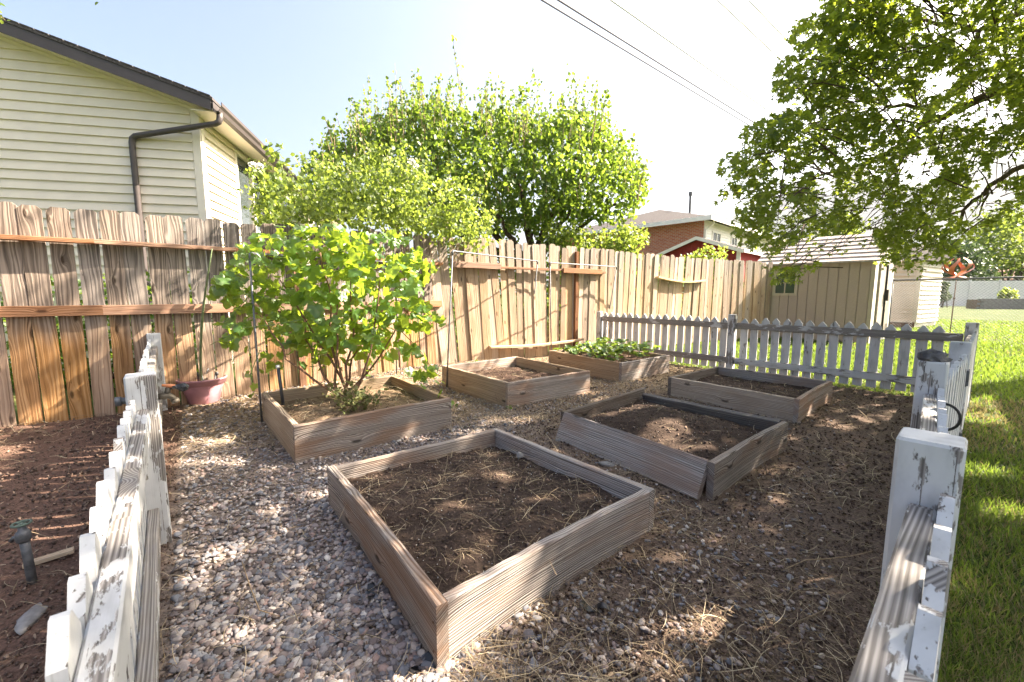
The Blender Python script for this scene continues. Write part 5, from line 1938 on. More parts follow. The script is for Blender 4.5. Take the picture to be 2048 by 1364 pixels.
# ------------------------------------------------------------------ grapevine
def grapevine():
    rs = np.random.default_rng(8)
    root = np.array((*on_z(690, 800, 0.165)[:2], 0.165))
    t = thing('grapevine', 'bushy grapevine with broad bright leaves climbing over the conduit trellis', 'vine', root)
    # canes
    tops = [(560, 560), (640, 500), (700, 520), (760, 560), (600, 620), (820, 600), (530, 640), (680, 580), (740, 640)]
    for i, (px, py) in enumerate(tops):
        Y = rs.uniform(3.35, 3.85)
        e = at_depth(px, py, Y)
        s = root + np.array((rs.uniform(-.05, .06), rs.uniform(-.05, .05), -0.02))
        mid = (s + e) / 2 + np.array((rs.uniform(-.1, .1), rs.uniform(-.1, .1), rs.uniform(-.15, .05)))
        pts = [s + (mid - s) * u * (2 - u) * .0 + s * (1 - u) ** 2 + mid * 2 * u * (1 - u) + e * u * u - s * 0 for u in np.linspace(0, 1, 9)]
        pts = [(1 - u) ** 2 * s + 2 * u * (1 - u) * mid + u * u * e + rs.normal(0, .012, 3) * (0 < u < 1) for u in np.linspace(0, 1, 9)]
        mb = MB()
        mb.tube(pts, list(np.linspace(0.013, 0.005, 9)), 6)
        obj('cane', mb.mesh('cane', CANE, True), t)
    # trailing shoots
    for pts_px, Y in (([(560, 600), (500, 590), (455, 640), (430, 655), (425, 640)], 3.35), ([(600, 640), (540, 650), (490, 655), (420, 690)], 3.3), ([(500, 540), (460, 555), (420, 565)], 3.4),
                      ([(800, 520), (840, 505), (870, 520)], 4.1), ([(790, 600), (840, 610), (885, 650)], 3.9), ([(745, 480), (790, 470), (830, 480)], 3.8),
                      ([(800, 660), (840, 700), (870, 745), (885, 755)], 3.7), ([(520, 700), (500, 750), (505, 770)], 3.3)):
        mb = MB()
        P = [at_depth(a, b, Y + 0.04 * math.sin(i * 2)) for i, (a, b) in enumerate(pts_px)]
        mb.tube(P, list(np.linspace(0.004, 0.002, len(P))), 5)
        obj('shoot', mb.mesh('shoot', GREEN_STEM, True), t)
    # leaves: most visible ones single, the rest joined
    poly = [(448, 560), (480, 490), (520, 470), (560, 452), (600, 455), (650, 448), (700, 462), (742, 478), (770, 515), (830, 515), (862, 530), (835, 590), (862, 615), (840, 640), (800, 660), (745, 720),
            (700, 700), (640, 720), (560, 690), (500, 640), (455, 610)]
    P, f = crown_points(poly, 3.72, 0.42, 820, rs, 1.2)
    extra, _ = crown_points([(560, 640), (760, 640), (800, 700), (760, 760), (640, 740), (520, 730), (500, 680)], 3.65, 0.3, 60, rs)
    extra2, _ = crown_points([(700, 500), (800, 505), (850, 560), (862, 630), (830, 700), (750, 745), (690, 650)], 3.85, 0.3, 90, rs)
    more = [crown_points(pl, Yd, 0.12, k, rs)[0] for pl, Yd, k in (([(780, 505), (835, 500), (868, 528), (840, 545), (790, 540)], 4.0, 26), ([(830, 590), (890, 640), (870, 665), (820, 630)], 3.8, 22),
            ([(800, 680), (850, 700), (885, 760), (850, 780), (800, 720)], 3.65, 22), ([(420, 560), (470, 540), (480, 600), (440, 600)], 3.35, 24), ([(440, 620), (500, 640), (470, 700), (445, 690)], 3.3, 16), ([(730, 475), (800, 465), (830, 482), (760, 505)], 3.85, 18))]
    extra = np.concatenate([extra, extra2] + more)
    strag = [(430, 565), (445, 575), (455, 555), (470, 640), (440, 650), (452, 690), (500, 790), (505, 770), (498, 745), (520, 745), (860, 525), (840, 505), (868, 535), (880, 640), (862, 655), (885, 760), (870, 735),
             (850, 770), (880, 790), (838, 700), (845, 725), (760, 470), (790, 468), (812, 475), (735, 465), (470, 600), (490, 700), (540, 710), (875, 765), (560, 455), (640, 455), (580, 450), (425, 590), (890, 650)]
    S = np.array([at_depth(a + rs.uniform(-5, 5), b + rs.uniform(-4, 4), rs.uniform(3.3, 3.9)) for a, b in strag])
    protos = [grape_leaf(k) for k in range(8)]
    meshes = []
    for V, F in protos:
        m = bpy.data.meshes.new('grape_leaf')
        m.from_pydata(V.tolist(), [], F.tolist())
        m.polygons.foreach_set('use_smooth', [True] * len(F))
        m.materials.append(GRAPE)
        meshes.append(m)
    allp = np.concatenate([P, extra, S])
    depth = allp[:, 1]
    prio = np.concatenate([f, np.full(len(extra), -0.5), np.full(len(S), -2)])
    order = np.argsort(prio)
    one, rest = order[:300], order[300:]

    def normals(n):
        N = rs.normal(0, 0.8, (n, 3)) + np.array((0.15, -0.30, 0.55))
        return N / np.linalg.norm(N, axis=1, keepdims=True)
    sz = rs.uniform(0.07, 0.145, len(allp))
    sz[-len(S):] = rs.uniform(0.06, 0.10, len(S))
    Nn = normals(len(allp))
    spin = PI + rs.normal(0, 0.7, len(allp))      # tips hang down
    Rm = rots(len(allp), Nn, spin)
    for i in one:
        M = Matrix([[*(Rm[i][r] * sz[i]), allp[i][r]] for r in range(3)] + [[0, 0, 0, 1]])
        obj('leaf', meshes[int(i) % 8], t, M)
    for q in range(8):
        k = rest[rest % 8 == q]
        if q == 0:
            parts = []
        parts.append(scatter_mesh('foliage', protos[q][0], protos[q][1], allp[k], Rm[k], sz[k], rs.random(len(k)), GRAPE, True))
    # join the rest into one part
    import bmesh
    bm = bmesh.new()
    for m in parts:
        bm.from_mesh(m)
    m = bpy.data.meshes.new('foliage')
    bm.to_mesh(m)
    bm.free()
    m.materials.append(GRAPE)
    o = obj('foliage', m, t)
    o['kind'] = 'stuff'
    # wire netting behind the lower stems
    mb = MB()
    a, b = np.array(on_z(530, 830)), np.array(on_z(793, 757))
    for z in (0.35, 0.45, 0.58, 0.72):
        mb.tube([(*a[:2], z), (*b[:2], z + 0.01)], 0.0011, 4)
    for u in np.linspace(0.05, .95, 13):
        p = a + (b - a) * u
        mb.tube([(p[0], p[1], 0.2), (p[0], p[1], 0.74)], 0.0011, 4)
    n = thing('wire_netting', 'thin wire netting strung between the legs of the vine trellis', 'netting', a)
    obj('wires', mb.mesh('wires', STEEL), n)


grapevine()


def small_plants():
    rs = np.random.default_rng(12)
    # half dry leafy weed in the grapevine bed
    c = np.array((*on_z(715, 822, 0.17)[:2], 0.165))
    t = thing('low_bush', 'small half dry leafy bush in the front of the grapevine bed', 'bush', c)
    mb = MB()
    pos = []
    for i in range(46):
        a = rs.uniform(0, 2 * PI)
        e = c + np.array((math.cos(a) * rs.uniform(.03, .26), math.sin(a) * rs.uniform(.03, .20), rs.uniform(.05, .19)))
        m = (c + e) / 2 + (0, 0, .03)
        mb.tube([c + rs.normal(0, .02, 3) * (1, 1, 0), m, e], 0.0022, 4, False)
        for k in range(9):
            u = rs.uniform(.45, 1.1)
            pos.append(c + (e - c) * u + rs.normal(0, .018, 3) + (0, 0, .02 * u))
    obj('stems', mb.mesh('stems', TWIG), t)
    pos = np.array(pos)
    o = obj('foliage', leaves_mesh('foliage', LEAF_OVAL, pos, rs.uniform(.02, .042, len(pos)), DRY_LEAF, .4), t)
    # strawberries
    cc = [np.array(q) for q in bF]
    ctr = sum(cc) / 4
    pos, nn = [], []
    mb = MB()
    k = 0
    for i in range(210):
        u, w = rs.random(2)
        p = (cc[0] * (1 - u) + cc[1] * u) * (1 - w) + (cc[3] * (1 - u) + cc[2] * u) * w
        p = ctr + (p - ctr) * 0.86
        h = rs.uniform(0.05, 0.20) * (0.55 + 0.6 * min(1, max(0.1, u * .8 + w * .5)))
        e = np.array((p[0] + rs.normal(0, .03), p[1] + rs.normal(0, .03), 0.205 + h))
        mb.tube([(p[0], p[1], .19), e], 0.002, 4, False)
        for a in range(3):
            an = a * 2.1 + i
            pos.append(e + np.array((math.cos(an) * .028, math.sin(an) * .028, -.004)))
    obj_s = obj('strawberry_stems', mb.mesh('strawberry_stems', TWIG))
    tag(obj_s, 'dry stems below the strawberry leaves', None, None, 'stuff')
    pos = np.array(pos)
    o = obj('strawberry_plants', leaves_mesh('strawberry_plants', LEAF_OVAL, pos, rs.uniform(.055, .085, len(pos)) * 1.0, BERRY_LEAF, .7))
    tag(o, 'low green strawberry plants filling the far bed', None, None, 'stuff')
    # weeds along the fence and beds
    pos = []
    for px, py, h, n in ((905, 700, .12, 10), (1172, 690, .14, 14), (1010, 712, .06, 6), (880, 810, .05, 6), (905, 815, .04, 5), (1020, 820, .03, 4), (1275, 690, .12, 8), (950, 735, .10, 6)):
        q = on_z(px, py)
        for k in range(n):
            pos.append(q + (rs.normal(0, .03), rs.normal(0, .03), rs.uniform(.01, h)))
    pos = np.array(pos)
    o = obj('weeds', leaves_mesh('weeds', LEAF_OVAL, pos, rs.uniform(.03, .06, len(pos)), BERRY_LEAF, .5))
    tag(o, 'small green weeds sprouting along the beds and fence foot', None, None, 'stuff')


small_plants()


# ------------------------------------------------------------------ trees and bushes behind the fence
def apricot():
    rs = np.random.default_rng(21)
    Y0 = 10.5
    poly = [(612, 350), (640, 315), (660, 275), (690, 272), (720, 258), (760, 235), (800, 218), (850, 215), (900, 225), (960, 225), (1010, 225), (1060, 240), (1100, 240), (1150, 228), (1200, 240), (1225, 275), (1250, 310), (1285, 335),
            (1298, 365), (1275, 400), (1245, 430), (1200, 445), (1150, 440), (1100, 455), (1040, 462), (985, 465), (930, 455), (800, 440), (700, 430), (640, 405)]
    base_ = at_depth(1060, 500, Y0)
    t = thing('apricot_tree', 'dense round fruit tree with upright shoots rising behind the fence', 'tree', (base_[0], base_[1], 0))
    C, f = crown_points(poly, Y0, 2.6, 760, rs, 1.0)
    pos = []
    for q in C:
        k = rs.integers(14, 24)
        pos.append(q + rs.normal(0, 1, (k, 3)) * np.array((.12, .12, .12)))
    # upright leafy shoots all through the crown
    S, f = crown_points([(a, b + 10) for a, b in poly], Y0, 2.7, 620, rs, 1.0)
    mb0 = MB()
    small = []
    for k in range(230):
        x = rs.uniform(618, 1292)
        ys = np.linspace(120, 460, 171)
        inn = inside(poly, np.full(171, x), ys)
        y = ys[np.argmax(inn)] + rs.uniform(10, 60)
        q = at_depth(x, y, Y0 + rs.uniform(-1.8, 1.2))
        ln = rs.uniform(.55, 1.15) * (.65 if x > 1215 or x < 690 else 1)
        dr = np.array((rs.normal(0, .10) + (x - 960) / 3500, rs.normal(0, .1), 1.0))
        m_ = int(ln * 26)
        u = rs.random(m_)[:, None]
        small.append(q + dr * ln * u + rs.normal(0, 1, (m_, 3)) * (.012 + .06 * (1.05 - u)))
        mb0.tube([q - dr * .1, q + dr * ln], [.007, .0025], 3, False)
    small = np.concatenate(small)
    for q in S:
        ln = rs.uniform(.3, .75)
        dr = np.array((rs.normal(0, .16), rs.normal(0, .16), 1.0))
        k = int(ln * 44)
        u = rs.random(k)[:, None]
        pos.append(q + dr * ln * (u - .35) + rs.normal(0, 1, (k, 3)) * (.075 * (1.1 - u)))
        mb0.tube([q - dr * ln * .4, q + dr * ln * .62], [.008, .003], 3, False)
    # upright shoots
    mb = MB()
    shoots = [((905, 75), (935, 300), 60), ((712, 205), (735, 330), 30), ((672, 228), (700, 340), 32), ((800, 150), (812, 290), 34), ((838, 145), (850, 280), 34), ((960, 178), (968, 300), 30), ((1005, 160), (1012, 290), 36),
              ((1080, 225), (1082, 320), 22), ((1125, 185), (1118, 310), 30), ((1150, 160), (1150, 300), 36), ((1212, 186), (1195, 300), 34), ((1190, 182), (1180, 300), 26), ((1268, 270), (1250, 370), 30), ((1292, 325), (1275, 400), 20),
              ((650, 235), (672, 340), 24), ((775, 168), (790, 290), 24), ((880, 200), (890, 300), 24), ((925, 205), (930, 300), 22), ((1045, 215), (1045, 310), 20), ((620, 335), (660, 380), 14), ((755, 215), (770, 300), 18)]
    for (a, b), (c, d), k in shoots:
        Y = Y0 + rs.uniform(-1.5, 1.0)
        p, q = at_depth(c, d, Y), at_depth(a, b, Y)
        mb.tube([p, (p + q) / 2 + rs.normal(0, .04, 3), q], [0.018, 0.012, 0.004], 5, False)
        u = rs.random(k) ** 1.3
        pos.append(p + (q - p) * u[:, None] + rs.normal(0, 1, (k, 3)) * (0.15 * (1.05 - u[:, None])) + rs.normal(0, .03, (k, 3)))
    pos = np.concatenate(pos)
    o = obj('crown', leaves_mesh('crown', LEAF_OVAL, pos, rs.uniform(.075, .125, len(pos)), APRICOT, .1), t)
    o = obj('shoot_leaves', leaves_mesh('shoot_leaves', LEAF_OVAL, small, rs.uniform(.055, .085, len(small)), APRICOT, .0), t)
    o['kind'] = 'stuff'
    ends = []
    tr = MB()
    b0 = np.array((base_[0], base_[1], -0.05))
    tr.tube([b0, b0 + (0.05, 0, .8), b0 + (-.05, 0, 1.6), b0 + (-.1, 0, 2.2)], [0.24, 0.19, 0.17, 0.15], 9, False)
    for e, Y in (((870, 330), -.6), ((985, 420), -1.2), ((1140, 420), -.8), ((1230, 410), -.6), ((1010, 300), .2), ((760, 390), .3), ((1160, 300), .4), ((1060, 470), -1.2), ((940, 465), -1.0)):
        tgt = at_depth(*e, Y0 + Y)
        s = b0 + (0, 0, rs.uniform(1.5, 2.1))
        m = (s + tgt) / 2 + rs.normal(0, .15, 3) + (0, 0, -.15)
        pts = [(1 - u) ** 2 * s + 2 * u * (1 - u) * m + u * u * tgt + rs.normal(0, .03, 3) * (u > 0) for u in np.linspace(0, 1, 8)]
        tr.tube(pts, list(np.linspace(.11, .03, 8)), 7, False)
    tr.v += []
    obj('trunk', tr.mesh('trunk', BARK, True), t)
    mb.add(mb0.v, mb0.f)
    o = obj('shoot_wood', mb.mesh('shoot_wood', TWIG), t)
    o['kind'] = 'stuff'


apricot()


def rose_bush():
    rs = np.random.default_rng(31)
    Y0 = 5.9
    t = thing('rose_bush', 'yellow-green climbing rose with white blooms spilling over the cedar fence', 'rose bush', (-2.2, 6.2, 0))
    poly = [(498, 400), (500, 365), (520, 345), (545, 365), (585, 358), (610, 330), (640, 320), (668, 330), (700, 345), (728, 300), (748, 295), (775, 320), (822, 330), (850, 352), (880, 365), (905, 362), (925, 385), (955, 400), (985, 440),
            (985, 480), (960, 505), (935, 500), (905, 485), (860, 475), (810, 462), (740, 455), (660, 452), (600, 440), (560, 452), (520, 440)]
    front = at_depth(0, 0, 1)
    C, f = crown_points(poly, Y0, 0.75, 520, rs, 1.0)
    # stay beyond the fence except the overhang at its right end: shift by the fence depth at that place
    px, py = project(C)
    fy = np.interp(px, [480, 560, 690, 880, 1000], [4.35, 4.75, 5.35, 6.15, 6.6])
    Yt = fy + 0.35 + np.abs(f) * 0.25 + (f + 1) * 0.45
    Yt = np.where(py > 462, fy - 0.05 + (f + 1) * 0.2, Yt)
    over = (rs.random(len(px)) < .55) & (px > 560) & (py > 350)
    Yt = np.where(over, fy - rs.uniform(-.05, .6, len(px)), Yt)
    C = at_depth(px, py, Yt)
    pos = []
    for c in C:
        k = rs.integers(9, 18)
        dr = rs.normal(0, 1, 3) + (0, 0, .8)
        pos.append(c + dr * rs.uniform(-.12, .12, (k, 1)) + rs.normal(0, .035, (k, 3)))
    for px_, py_, Y in ((1000, 470, 6.6),):
        pass
    cane = MB()
    for k in range(95):
        i_ = rs.integers(len(C))
        s_ = C[i_]
        dr = np.array((rs.normal(.1, .45), rs.normal(-.15, .3), rs.uniform(.5, 1.0)))
        dr /= np.linalg.norm(dr)
        ln = rs.uniform(.35, .75)
        cv = [s_ + dr * ln * u + np.array((rs.normal(0, .1), 0, -.28)) * u * u for u in np.linspace(0, 1, 6)]
        qx, qy = project(np.array(cv))
        if qy.min() < 285 or qx.min() < 490 or qx.max() > 1000:
            continue
        cane.tube(cv, [.005, .005, .004, .004, .003, .002], 4, False)
        for u in np.linspace(.1, 1, int(ln * 38)):
            f_ = u * 5
            a_ = int(min(f_, 4))
            pos.append((cv[a_] + (cv[a_ + 1] - cv[a_]) * (f_ - a_) + rs.normal(0, .028, 3))[None])
    o = obj('arching_canes', cane.mesh('arching_canes', GREEN_STEM), t)
    o['kind'] = 'stuff'
    pos = np.concatenate(pos)
    obj('crown', leaves_mesh('crown', LEAF_OVAL, pos, rs.uniform(.04, .07, len(pos)), ROSE_LEAF, .1), t)
    mb = MB()
    ends = []
    for k in range(16):
        e = C[rs.integers(len(C))]
        s = np.array((-2.2 + rs.uniform(-.5, .8), 6.2 + rs.uniform(-.3, .3), -.05))
        m = (s + e) / 2 + (0, 0, .7)
        mb.tube([(1 - u) ** 2 * s + 2 * u * (1 - u) * m + u * u * e for u in np.linspace(0, 1, 8)], list(np.linspace(.016, .004, 8)), 5, False)
    tops = [((728, 296), (735, 360)), ((700, 345), (705, 380)), ((510, 330), (530, 380)), ((823, 325), (825, 370)), ((905, 362), (895, 400)), ((668, 330), (670, 370)), ((640, 322), (645, 370)), ((775, 320), (770, 360)), ((850, 350), (845, 390)), ((955, 400), (940, 430))]
    bl = []
    for (a, b), (c, d) in tops:
        Y = np.interp(a, [480, 560, 690, 880, 1000], [4.35, 4.75, 5.35, 6.15, 6.6]) + .5
        q, p = at_depth(a, b, Y), at_depth(c, d, Y)
        mb.tube([p, (p + q) / 2 + rs.normal(0, .02, 3), q], [.006, .005, .003], 5, False)
        k = 26
        u = rs.random(k)
        bl.append((q, p, u))
    obj('canes', mb.mesh('canes', GREEN_STEM, True), t)
    lp = np.concatenate([p + (q - p) * u[:, None] + rs.normal(0, .05, (len(u), 3)) for q, p, u in bl])
    o = obj('shoot_leaves', leaves_mesh('shoot_leaves', LEAF_OVAL, lp, rs.uniform(.04, .07, len(lp)), ROSE_LEAF, .3), t)
    o['kind'] = 'stuff'
    # spent brown flower trusses
    sp = np.concatenate([q + rs.normal(0, .035, (10, 3)) for q, p, u in bl] + [C[rs.integers(len(C), size=160)] + rs.normal(0, .06, (160, 3)) + (0, 0, .06)])
    m = scatter_mesh('spent_blooms', np.array([(1, 0, -.3), (-.5, .87, -.3), (-.5, -.87, -.3), (0, 0, 1)]), np.array([(0, 1, 3), (1, 2, 3), (2, 0, 3), (0, 2, 1)]), sp, rots(len(sp), rs.normal(0, 1, (len(sp), 3))), rs.uniform(.007, .014, len(sp)),
                     rs.uniform(.5, 1, len(sp)), STRAW)
    o = obj('spent_blooms', m, t)
    o['kind'] = 'stuff'
    # fresh white blooms
    for a, b, s in ((505, 329, .045), (518, 332, .05), (823, 323, .06), (832, 332, .045), (898, 360, .045), (906, 366, .04)):
        Y = np.interp(a, [480, 560, 690, 880, 1000], [4.35, 4.75, 5.35, 6.15, 6.6]) + .45
        c = at_depth(a, b, Y)
        k = 46
        N = rs.normal(0, 1, (k, 3))
        N /= np.linalg.norm(N, axis=1, keepdims=True)
        m = scatter_mesh('bloom', LEAF_OVAL[0] * 1.0, LEAF_OVAL[1], c + N * s * np.array((.9, .9, .55)), rots(k, N), np.full(k, s * .55), rs.random(k), PETAL)
        obj('bloom', m, t)


rose_bush()


def leafy_bush(name, label, poly, Y0, thick, n, per, spread, size, mat, cat, group=None, seed=1, foot=None, trunk_r=0.03, up=.3):
    rs = np.random.default_rng(seed)
    C, f = crown_points(poly, Y0, thick, n, rs)
    c = C.mean(0)
    t = thing(name, label, cat, (c[0], c[1], 0), group)
    pos = np.repeat(C, per, 0) + rs.normal(0, spread, (n * per, 3))
    pos[:, 2] = np.maximum(pos[:, 2], 0.03)
    obj('crown', leaves_mesh('crown', LEAF_OVAL, pos, rs.uniform(size * .7, size * 1.3, len(pos)), mat, up), t)
    mb = MB()
    for k in range(7):
        e = C[rs.integers(n)]
        s = np.array((c[0] + rs.normal(0, .1), c[1] + rs.normal(0, .1), -.05))
        m = (s + e) / 2 + rs.normal(0, .1, 3) + (0, 0, .2)
        mb.tube([(1 - u) ** 2 * s + 2 * u * (1 - u) * m + u * u * e for u in np.linspace(0, 1, 6)], list(np.linspace(trunk_r, trunk_r * .3, 6)), 5, False)
    obj('trunk', mb.mesh('trunk', BARK, True), t)
    return t


leafy_bush('leafy_shrub', 'bright green shrub peeping over the fence below the fruit tree', [(1085, 500), (1080, 465), (1110, 450), (1150, 458), (1190, 470), (1230, 465), (1262, 455), (1290, 460), (1295, 480), (1275, 505), (1260, 530), (1150, 530)], 9.4, .5, 220, 14, .07, .075, ROSE_LEAF,
           'shrub', None, 41)
leafy_bush('leafy_shrub', 'small yellow-green shrub over the fence before the red shed', [(1355, 560), (1362, 515), (1385, 508), (1408, 512), (1412, 492), (1420, 490), (1428, 508), (1442, 495), (1452, 500), (1455, 520), (1450, 560)], 10.6, .35, 110, 13, .06, .07, ROSE_LEAF, 'shrub', None, 42)
leafy_bush('leafy_shrub', 'low dark green shrub glimpsed through gaps of the cedar fence at left', [(0, 560), (420, 560), (420, 800), (0, 830)], 5.0, .25, 260, 13, .09, .07, APRICOT, 'shrub', None, 43)
leafy_bush('leafy_shrub', 'green shrub seen through gaps in the right end of the board fence', [(1300, 560), (1500, 560), (1500, 660), (1300, 660)], 11.4, .3, 150, 12, .09, .09, ROSE_LEAF, 'shrub', None, 44)


leafy_bush('leafy_shrub', 'dark shrub standing behind the board fence under the climbing rose', [(430, 470), (940, 520), (940, 735), (430, 800)], 7.6, .4, 420, 13, .12, .09, APRICOT, 'shrub', None, 45)
leafy_bush('leafy_shrub', 'dark undergrowth behind the board fence under the fruit tree', [(880, 500), (1330, 520), (1330, 690), (880, 720)], 10.2, .4, 420, 13, .14, .10, APRICOT, 'shrub', None, 46)


# ------------------------------------------------------------------ big maple at the right
def maple():
    rs = np.random.default_rng(51)
    base_ = np.array((9.3, 5.7, -0.05))
    t = thing('maple_tree', 'large maple with dark leaves spreading in from the right over the lawn', 'tree', (base_[0], base_[1], 0))
    outline = [(1640, -400), (1640, -10), (1668, 35), (1590, 52), (1580, 75), (1612, 100), (1560, 125), (1550, 190), (1598, 200), (1590, 222), (1500, 262), (1478, 280), (1520, 300), (1445, 322), (1440, 350), (1490, 352), (1440, 392), (1438, 408),
               (1500, 425), (1470, 450), (1490, 488), (1560, 500), (1530, 530), (1545, 560), (1600, 555), (1640, 520), (1690, 505), (1725, 482), (1745, 505), (1765, 530), (1800, 530), (1835, 545), (1860, 520), (1890, 525), (1905, 495), (1945, 470),
               (1990, 440), (2048, 415), (2400, 380), (2400, -400)]
    holes = [[(1565, 505), (1640, 478), (1740, 455), (1752, 520), (1545, 528)], [(1800, 325), (1850, 300), (1880, 345), (1835, 372), (1805, 362)], [(1850, 160), (1890, 140), (1905, 165), (1860, 190)], [(1965, 225), (2010, 205), (2020, 240), (1975, 262)], [(1985, 330), (2048, 300), (2048, 345), (1990, 360)],
             [(1720, 425), (1760, 405), (1765, 440), (1730, 460)], [(1905, 425), (1985, 375), (2030, 390), (1950, 445)], [(1760, 220), (1800, 190), (1815, 215), (1775, 240)]]
    # ground that lies in the tree's shade, and the flecks of sun in it
    sun_off = np.array((SUN[0], SUN[1])) / SUN[2]
    shade = [(-4.2, 1.2), (-3.3, 2.2), (-2.3, 2.55), (-1.5, 3.0), (-0.6, 3.35), (0.2, 4.1), (0.9, 4.9), (1.8, 5.3), (2.7, 5.2), (4.0, 4.6), (4.5, 4.1), (4.3, 3.3), (4.2, 2.2), (4.6, 0.8), (4.6, -2.5), (-4.2, -2.5)]

    def land(P):
        return P[:, 0] - sun_off[0] * P[:, 2], P[:, 1] - sun_off[1] * P[:, 2]

    def in_shade(P, soft=0.22):
        gx, gy = land(P)
        d = edge_dist(shade, gx, gy) * np.where(inside(shade, gx, gy), 1, -1)
        return rs.random(len(P)) < 1 / (1 + np.exp(-np.clip(d / soft, -30, 30)))
    flecks = []
    for a, b, z, rx, ry in ((1440, 1262, 0, .13, .055), (1530, 1270, 0, .07, .05), (1310, 1335, 0, .07, .04), (945, 1250, .12, .09, .10), (1040, 1160, .15, .06, .06), (1130, 1130, .15, .04, .05), (430, 1112, 0, .07, .03), (540, 1022, 0, .07, .03), (480, 1262, 0, .05, .03),
                            (620, 990, 0, .06, .03), (455, 925, 0, .22, .05), (400, 880, 0, .2, .06), (950, 868, 0, .16, .06), (1010, 842, 0, .2, .07), (1000, 950, .12, .08, .04), (905, 1020, .12, .05, .03), (1090, 1000, .12, .05, .03), (1410, 890, .15, .07, .04),
                            (1770, 808, 0, .05, .12), (1715, 832, 0, .05, .14), (1800, 842, 0, .05, .1), (1650, 838, 0, .04, .1), (40, 905, 0, .22, .05), (180, 872, 0, .3, .08), (60, 960, 0, .2, .04), (700, 1005, 0, .06, .03), (1190, 860, 0, .12, .05), (1560, 1000, 0, .05, .03),
                            (720, 900, .12, .14, .05), (860, 850, .1, .1, .05), (1090, 770, .12, .1, .08), (1290, 740, .12, .12, .05), (1990, 830, 0, .3, .15), (1960, 930, 0, .15, .08), (2020, 1010, 0, .12, .06), (1190, 770, .1, .12, .05), (1340, 1120, 0, .05, .025)):
        g = on_z(a, b, z)
        flecks.append((g[0] - sun_off[0] * z, g[1] - sun_off[1] * z, rx, ry))

    def fleck(P):
        gx, gy = land(P)
        k = np.zeros(len(P), bool)
        wob = vnoise(gx, gy, 14, 77) * .9
        for x, y, rx, ry in flecks:
            k |= ((gx - x) / rx) ** 2 + ((gy - y) / ry) ** 2 < 2.0 + 1.2 * wob
        k |= (vnoise(gx, gy, 3.3, 78) + .5 * vnoise(gx, gy, 9, 79)) > .44
        return k
    # crown seen in the picture; its depth is where its shade falls on the garden
    want = 1750
    poly = [(min(max(a, 0), 2090), max(b, -60)) for a, b in outline]
    base_px, _ = crown_points(poly, 5.0, 0.01, want, rs)
    px, py = project(base_px)
    best = None
    for k in range(7):
        cand = at_depth(px, py, rs.uniform(3.7, 7.6, want) - .5 * (px < 1600))
        if best is None:
            best, ok = cand, in_shade(cand)
        else:
            s = in_shade(cand) & ~ok
            best[s] = cand[s]
            ok |= s
    keep = ok | (rs.random(want) < .62)
    C1 = best[keep]
    # rest of the crown beyond the frame
    C2 = []
    n2 = 0
    while n2 < 4200:
        m_ = 6000
        gx, gy, zz = rs.uniform(-4.2, 4.5, m_), rs.uniform(-2.5, 5.4, m_), rs.uniform(2.2, 7.0, m_)
        Q = np.stack([gx + sun_off[0] * zz, gy + sun_off[1] * zz, zz], 1)
        qx, qy = project(Q)
        vis = (qx > -200) & (qx < 2110) & (qy > -50) & (qy < 1400) & (Q[:, 1] > 0.2)
        ok2 = ~vis & in_shade(Q) & (((Q - (7.2, 3.6, 4.6)) / (5.4, 5.0, 3.0)) ** 2).sum(1).__lt__(1)
        C2.append(Q[ok2])
        n2 += ok2.sum()
    C2 = np.concatenate(C2)[:4200]
    Cc = np.concatenate([C1, C2])
    n3 = 0
    C3 = []
    while n3 < 260:
        gx, gy, zz = rs.uniform(-7.0, -2.6, 4000), rs.uniform(1.6, 4.6, 4000), rs.uniform(4.5, 8.2, 4000)
        Q = np.stack([gx + sun_off[0] * zz, gy + sun_off[1] * zz, zz], 1)
        qx, qy = project(Q)
        k = (qy < -70) & (vnoise(gx, gy, 2.2, 80) > .12) & (((Q - (6.5, 4.5, 5.2)) / (5.2, 4.6, 3.2)) ** 2).sum(1).__lt__(1)
        C3.append(Q[k])
        n3 += k.sum()
    Cc = np.concatenate([C1, C2, np.concatenate(C3)[:260]])
    # sprays: leaves lie in drooping fans around each twig end
    per = 14
    pos = np.repeat(Cc, per, 0)
    ax = rs.normal(0, 1, (len(Cc), 3)) * np.array((1, 1, .35))
    ax /= np.linalg.norm(ax, axis=1, keepdims=True)
    u = rs.uniform(-1, 1, (len(pos), 1)) * .24
    pos = pos + np.repeat(ax, per, 0) * u + rs.normal(0, .055, pos.shape)
    px, py = project(pos)
    infr = (px > 0) & (px < 2060) & (py > -20) & (py < 1364) & (pos[:, 1] > 0.3)
    ok = ~infr | (inside(outline, px, py) | (edge_dist(outline, px, py) < 10))
    thin = vnoise(px, py, 1 / 70., 91) + .6 * vnoise(px, py, 1 / 30., 92)
    ok &= ~(infr & (thin > .30) & (rs.random(len(pos)) < .8))
    for h in holes:
        ok &= ~(infr & (inside(h, px, py) | (edge_dist(h, px, py) < 6)) & (rs.random(len(pos)) < .93))
    sel = ok & ~fleck(pos)
    pos, infr = pos[sel], infr[sel]
    n = len(pos)
    N = rs.normal(0, .5, (n, 3)) + np.array((0, 0, 0.75))
    obj('crown', scatter_mesh('crown', LEAF_MAPLE[0], LEAF_MAPLE[1], pos, rots(n, N), np.where(infr, rs.uniform(.034, .058, n), rs.uniform(.046, .07, n)), rs.random(n), MAPLE), t)
    tr = MB()
    tr.tube([base_, base_ + (0, 0, 1.0), base_ + (-.05, 0, 2.2), base_ + (-.1, -.1, 3.2)], [.34, .27, .24, .20], 10, False)
